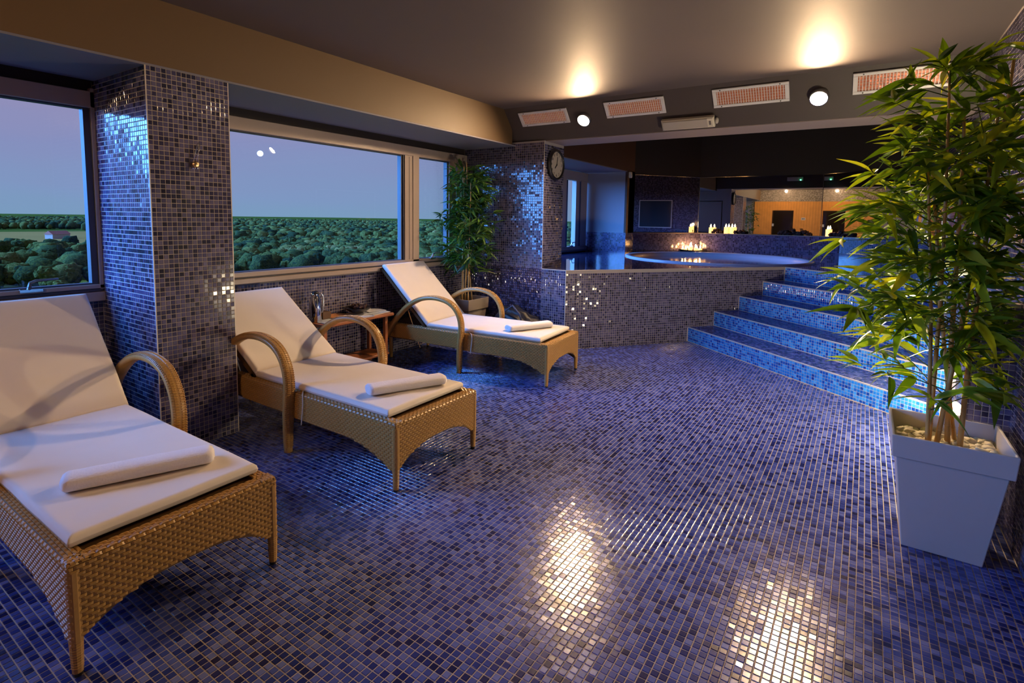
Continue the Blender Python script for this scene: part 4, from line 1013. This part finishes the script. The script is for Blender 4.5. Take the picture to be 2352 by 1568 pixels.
# floodlight on the floor in front of the stairs
fl = empty('floor_spotlight', (4.36, -.545, 0)); tag(fl, 'bright floor spotlight behind the white planter by the stairs', 'lamp')
m = MB(); m.lathe([(.06, 0), (.06, .012), (.012, .02), (.012, .26)], n=16); m.build('stand', BLACKP, fl)
m = MB(); m.lathe([(.03, .0), (.045, .02), (.05, .055), (.044, .055), (.03, .03)], (0, 0, .245), 16); m.build('housing', BLACKP, fl, smooth=True)
m = MB(); m.ball((0, 0, .328), .042, 2); m.build('bulb', FLOOD, fl, smooth=True)

# ------------------------------------------------------------------ behind the camera (for the mirrors)
pw = bpy.data.objects.new('wall_pine_cladding', None); COL.objects.link(pw); pw['kind'] = 'structure'
bw_ = .092; y = 1.42; i = 0
bm_boards = []
while y < 3.72:
    z0 = 0 if not (2.33 <= y+.04 <= 3.06) else 1.96
    key = z0 > 0
    m = MB(); m.box((XK+.03, y+.002, z0), (XK+.048, min(y+bw_-.002, 3.74), 2.30), bev=.003); m.build('plank', PINE, pw)
    y += bw_; i += 1
m = MB(); m.box((XK+.001, 1.3, 0), (XK+.03, 3.78, 2.30)); m.build('plank_backing', mat('pine_backing_dark', srgb(90, 56, 24), .8), pw)  # darker brown board behind the planks
m = MB(); m.box((XK+.002, 1.2, 2.302), (XK+.03, 3.82, ZC)); o = m.build('mosaic_border', G_LIGHT, pw)
mosaic(pw, (XK+.03, 1.2, 2.305), (0, 1, 0), (0, 0, 1), 2.62, .43, 'mosaic_glitter', tilt=.12)
mosaic(pw, (XK+.045, 3.745, 0), (0, 1, 0), (0, 0, 1), .09, 2.3, 'mosaic_glitter', tilt=.12)
mosaic(pw, (XK+.045, 1.33, 0), (0, 1, 0), (0, 0, 1), .09, 2.3, 'mosaic_glitter', tilt=.12)
dr = bpy.data.objects.new('door_1', None); COL.objects.link(dr); dr['kind'] = 'structure'
m = MB(); m.box((XK+.031, 2.34, 0), (XK+.045, 3.04, 1.95)); m.build('glass_leaf', mat('sauna_glass', (.02, .012, .008), .05, 0, .6), dr)
m = MB(); m.box((XK+.045, 3.0, 1.35), (XK+.09, 3.06, 1.45), bev=.005); m.build('door_handle', WHITE_M, dr)
m = MB(); m.box((XK+.048, 1.93, 1.60), (XK+.056, 2.07, 1.69)); sg = m.build('door_sign', WHITE_M); tag(sg, 'small white plate on the pine wall right of the sauna door, seen in the mirror', 'sign')
m = MB()
for k in range(3): m.box((XK+.056, 1.955+k*.034, 1.625), (XK+.0565, 1.98+k*.034, 1.665))
m.build('print', BLACKP, sg)
ex = empty('exit_light_box', (5.92, 1.6, 2.62)); tag(ex, 'white exit light box with a green lamp, seen in the middle mirror', 'light box')
m = MB(); m.box((-.035, -.18, -.05), (.03, .18, .05), bev=.01); m.build('body', CREAM, ex)
m = MB(); m.ball((.035, -.13, -.035), .012, 1); m.build('green_lamp', GREEN, ex)
def ceil_lamp(x, y, lab, bm=None):
    r = empty('ceiling_lamp', (x, y, ZC)); m = MB(); m.lathe([(.06, 0), (.06, -.015), (.03, -.03)], n=16); m.build('base', WHITE_M, r)
    m = MB(); m.ball((0, 0, -.06), .04, 2); m.build('bulb', bm or BULB2, r, smooth=True); tag(r, lab, 'lamp')
ceil_lamp(-1.15, 2.6, 'globe lamp on the ceiling in front of the pine wall, behind the camera')
ceil_lamp(.2, -.25, 'unseen fill lamp added on the ceiling near the right wall, behind the camera', BULB_FILL)  # added out of view as warm fill for the room

# ------------------------------------------------------------------ outside
ZGd = -25.0
gnd = MB(); gnd.box((-3000, 20, ZGd-1), (5000, 5000, ZGd)); tag(gnd.build('ground', GRASS), kind='structure')
def ground_pt(px, py):
    d = right*((px-1176)/F)+down*((py-CY)/F)+fwd; t = (ZGd-1.5)/d.z; return (d.x*t, d.y*t)
def patch(name, px, m_, lab, dz=.15):
    P = [ground_pt(*p) for p in px]; o = link_mesh(name, [(x, y, ZGd+dz) for x, y in P], [tuple(range(len(P)))], m_); o['kind'] = 'structure'; o['label'] = lab
patch('stubble_field', [(-60, 533), (230, 531), (232, 560), (-60, 566)], FIELD, 'tan stubble field beyond the trees outside the left window')
patch('meadow', [(-60, 570), (230, 566), (240, 690), (-80, 700)], MEADOW, 'pale green meadow below the left window', .1)
# forest
rf = random.Random(3); V = []; Q = []; T = []; off = 0; near = []
ico1 = (np.array([list(v) for v in ICO[1][0]]), np.array(ICO[1][1])); ico2 = (np.array([list(v) for v in ICO[2][0]]), np.array(ICO[2][1]))
def to_px(x, y, z):
    q = Vector((x, y, z-1.5)); d = q.dot(fwd); return F*q.dot(right)/d+1176, F*q.dot(down)/d+CY
NT = 16000
for i in range(NT):
    d = 150+ (1-rf.random()**1.6)*0 + 1900*rf.random()**1.35; az = math.radians(rf.uniform(22, 86)); x, y = d*math.cos(az), d*math.sin(az)
    px, py = to_px(x, y, ZGd)
    if px < 320 and py > 527 and rf.random() < (.995 if py < 572 else .80): continue
    h = rf.uniform(5, 10)*(1.0 if d < 500 else 1.2); r = h*rf.uniform(.42, .6)
    if 250 < px < 1080 and d < 235: continue
    near.append((d, x, y, h, r, rf.random()))
near.sort(key=lambda t: t[0])
named = []; rest = []
for t in near:
    if len(named) < 24 and -100 < to_px(t[1], t[2], ZGd+5)[0] < 1150 and all(math.hypot(t[1]-q[1], t[2]-q[2]) > 1.5*(t[4]+q[4]) for q in named): named.append(t)
    else: rest.append(t)
rest = [t for t in rest if t[0] > 420 or all(math.hypot(t[1]-q[1], t[2]-q[2]) > t[4]+q[4]+2 for q in named)]
named.sort(key=lambda t: to_px(t[1], t[2], ZGd+5)[0])
for j, (d, x, y, h, r, tn) in enumerate(rest):
    v, f = ico1
    if d < 520:
        for k in range(4):
            a = k*1.9+rf.uniform(0, 1); rr = r*rf.uniform(.38, .62); q = r*.62
            v3 = ico2[0]; ph = rf.uniform(0, 6); n_ = 1+.2*np.sin(v3[:, 0]*6+ph)*np.cos(v3[:, 1]*5+ph*2)+.14*np.sin(v3[:, 2]*9+ph*3)
            V.append(v3*n_[:, None]*rr+np.array([x+q*math.cos(a), y+q*math.sin(a), ZGd+h*rf.uniform(.45, .8)])); Q.append(ico2[1]+off); off += len(v3); T.append(np.full(len(ico2[1]), tn))
    ph = rf.uniform(0, 6); n_ = 1+.22*np.sin(v[:, 0]*5+ph)*np.cos(v[:, 1]*4+ph*2)+.12*np.sin(v[:, 2]*9+ph*3)
    vv = v*n_[:, None]*np.array([r, r, h*.5])+np.array([x, y, ZGd+h*.55]); V.append(vv); Q.append(f+off); off += len(v); T.append(np.full(len(f), tn))
fo = np_mesh('forest', np.concatenate(V), np.concatenate(Q), 'tree_leaf', None, np.concatenate(T), 'stuff', True); fo['label'] = 'dense green forest stretching to the horizon'; fo['category'] = 'forest'
cnt = {}
for j, (d, x, y, h, r, tn) in enumerate(named):
    t = empty('tree', (x, y, ZGd)); vs = []; fs = []; 
    cm = MB()
    for b in range(7):
        a = b*2.4; q = r*.5*(b > 0); cm.ball((q*math.cos(a), q*math.sin(a), h*(.62+.2*math.sin(b*1.9))), r*(.72 if b == 0 else .5), 2, .5, (1, 1, .85), seed=j*7+b)
    co = cm.build('crown', 'tree_leaf', t); at = co.data.attributes.new('tone', 'FLOAT', 'FACE'); at.data.foreach_set('value', [tn]*len(co.data.polygons))
    tm = MB(); tm.tube([(0, 0, 0), (0, 0, h*.6)], [h*.03, h*.018], 6); tm.build('trunk', BARK, t)
    pxs = to_px(x, y, ZGd+5)[0]; win = 'left window' if pxs < 340 else ('wide window' if pxs < 935 else 'narrow window')
    cnt[win] = cnt.get(win, 0)+1; ordn = ['leftmost', 'second', 'third', 'fourth', 'fifth', 'sixth', 'seventh', 'eighth', 'ninth', 'tenth', 'eleventh', 'twelfth', 'thirteenth', 'fourteenth', 'fifteenth', 'sixteenth', 'seventeenth', 'eighteenth', 'nineteenth', 'twentieth', 'last'][min(20, cnt[win]-1)]
    tag(t, ordn+(' from the left' if ordn not in ('leftmost', 'last') else '')+' of the nearest broadleaf trees in the '+win, 'tree', 'nearest trees of the wood')
hx, hy = ground_pt(133, 548)
fh = empty('farmhouse', (hx, hy, ZGd), .5); m = MB(); m.box((-9, -4, 0), (9, 4, 4.5)); m.build('wall', mat('house_plaster', srgb(190, 170, 160), .8), fh)
m = MB(); m.add([(-9.5, -4.6, 4.4), (9.5, -4.6, 4.4), (9.5, 4.6, 4.4), (-9.5, 4.6, 4.4), (-9.5, 0, 7.6), (9.5, 0, 7.6)], [(0, 1, 5, 4), (2, 3, 4, 5), (0, 4, 3), (1, 2, 5), (3, 2, 1, 0)]); m.build('roof', mat('roof_tiles', srgb(190, 110, 90), .8), fh)
tag(fh, 'small pale farmhouse with reddish roof beyond the field, in the left window', 'house')
md = Vector((.584, .957, .113))*1800; m = MB(); m.ball((0, 0, 0), 9.5, 3); o = m.build('moon', MOONM, None, True, md+Vector((0, 0, 1.5))); tag(o, 'small bright moon low in the dusk sky', 'moon')
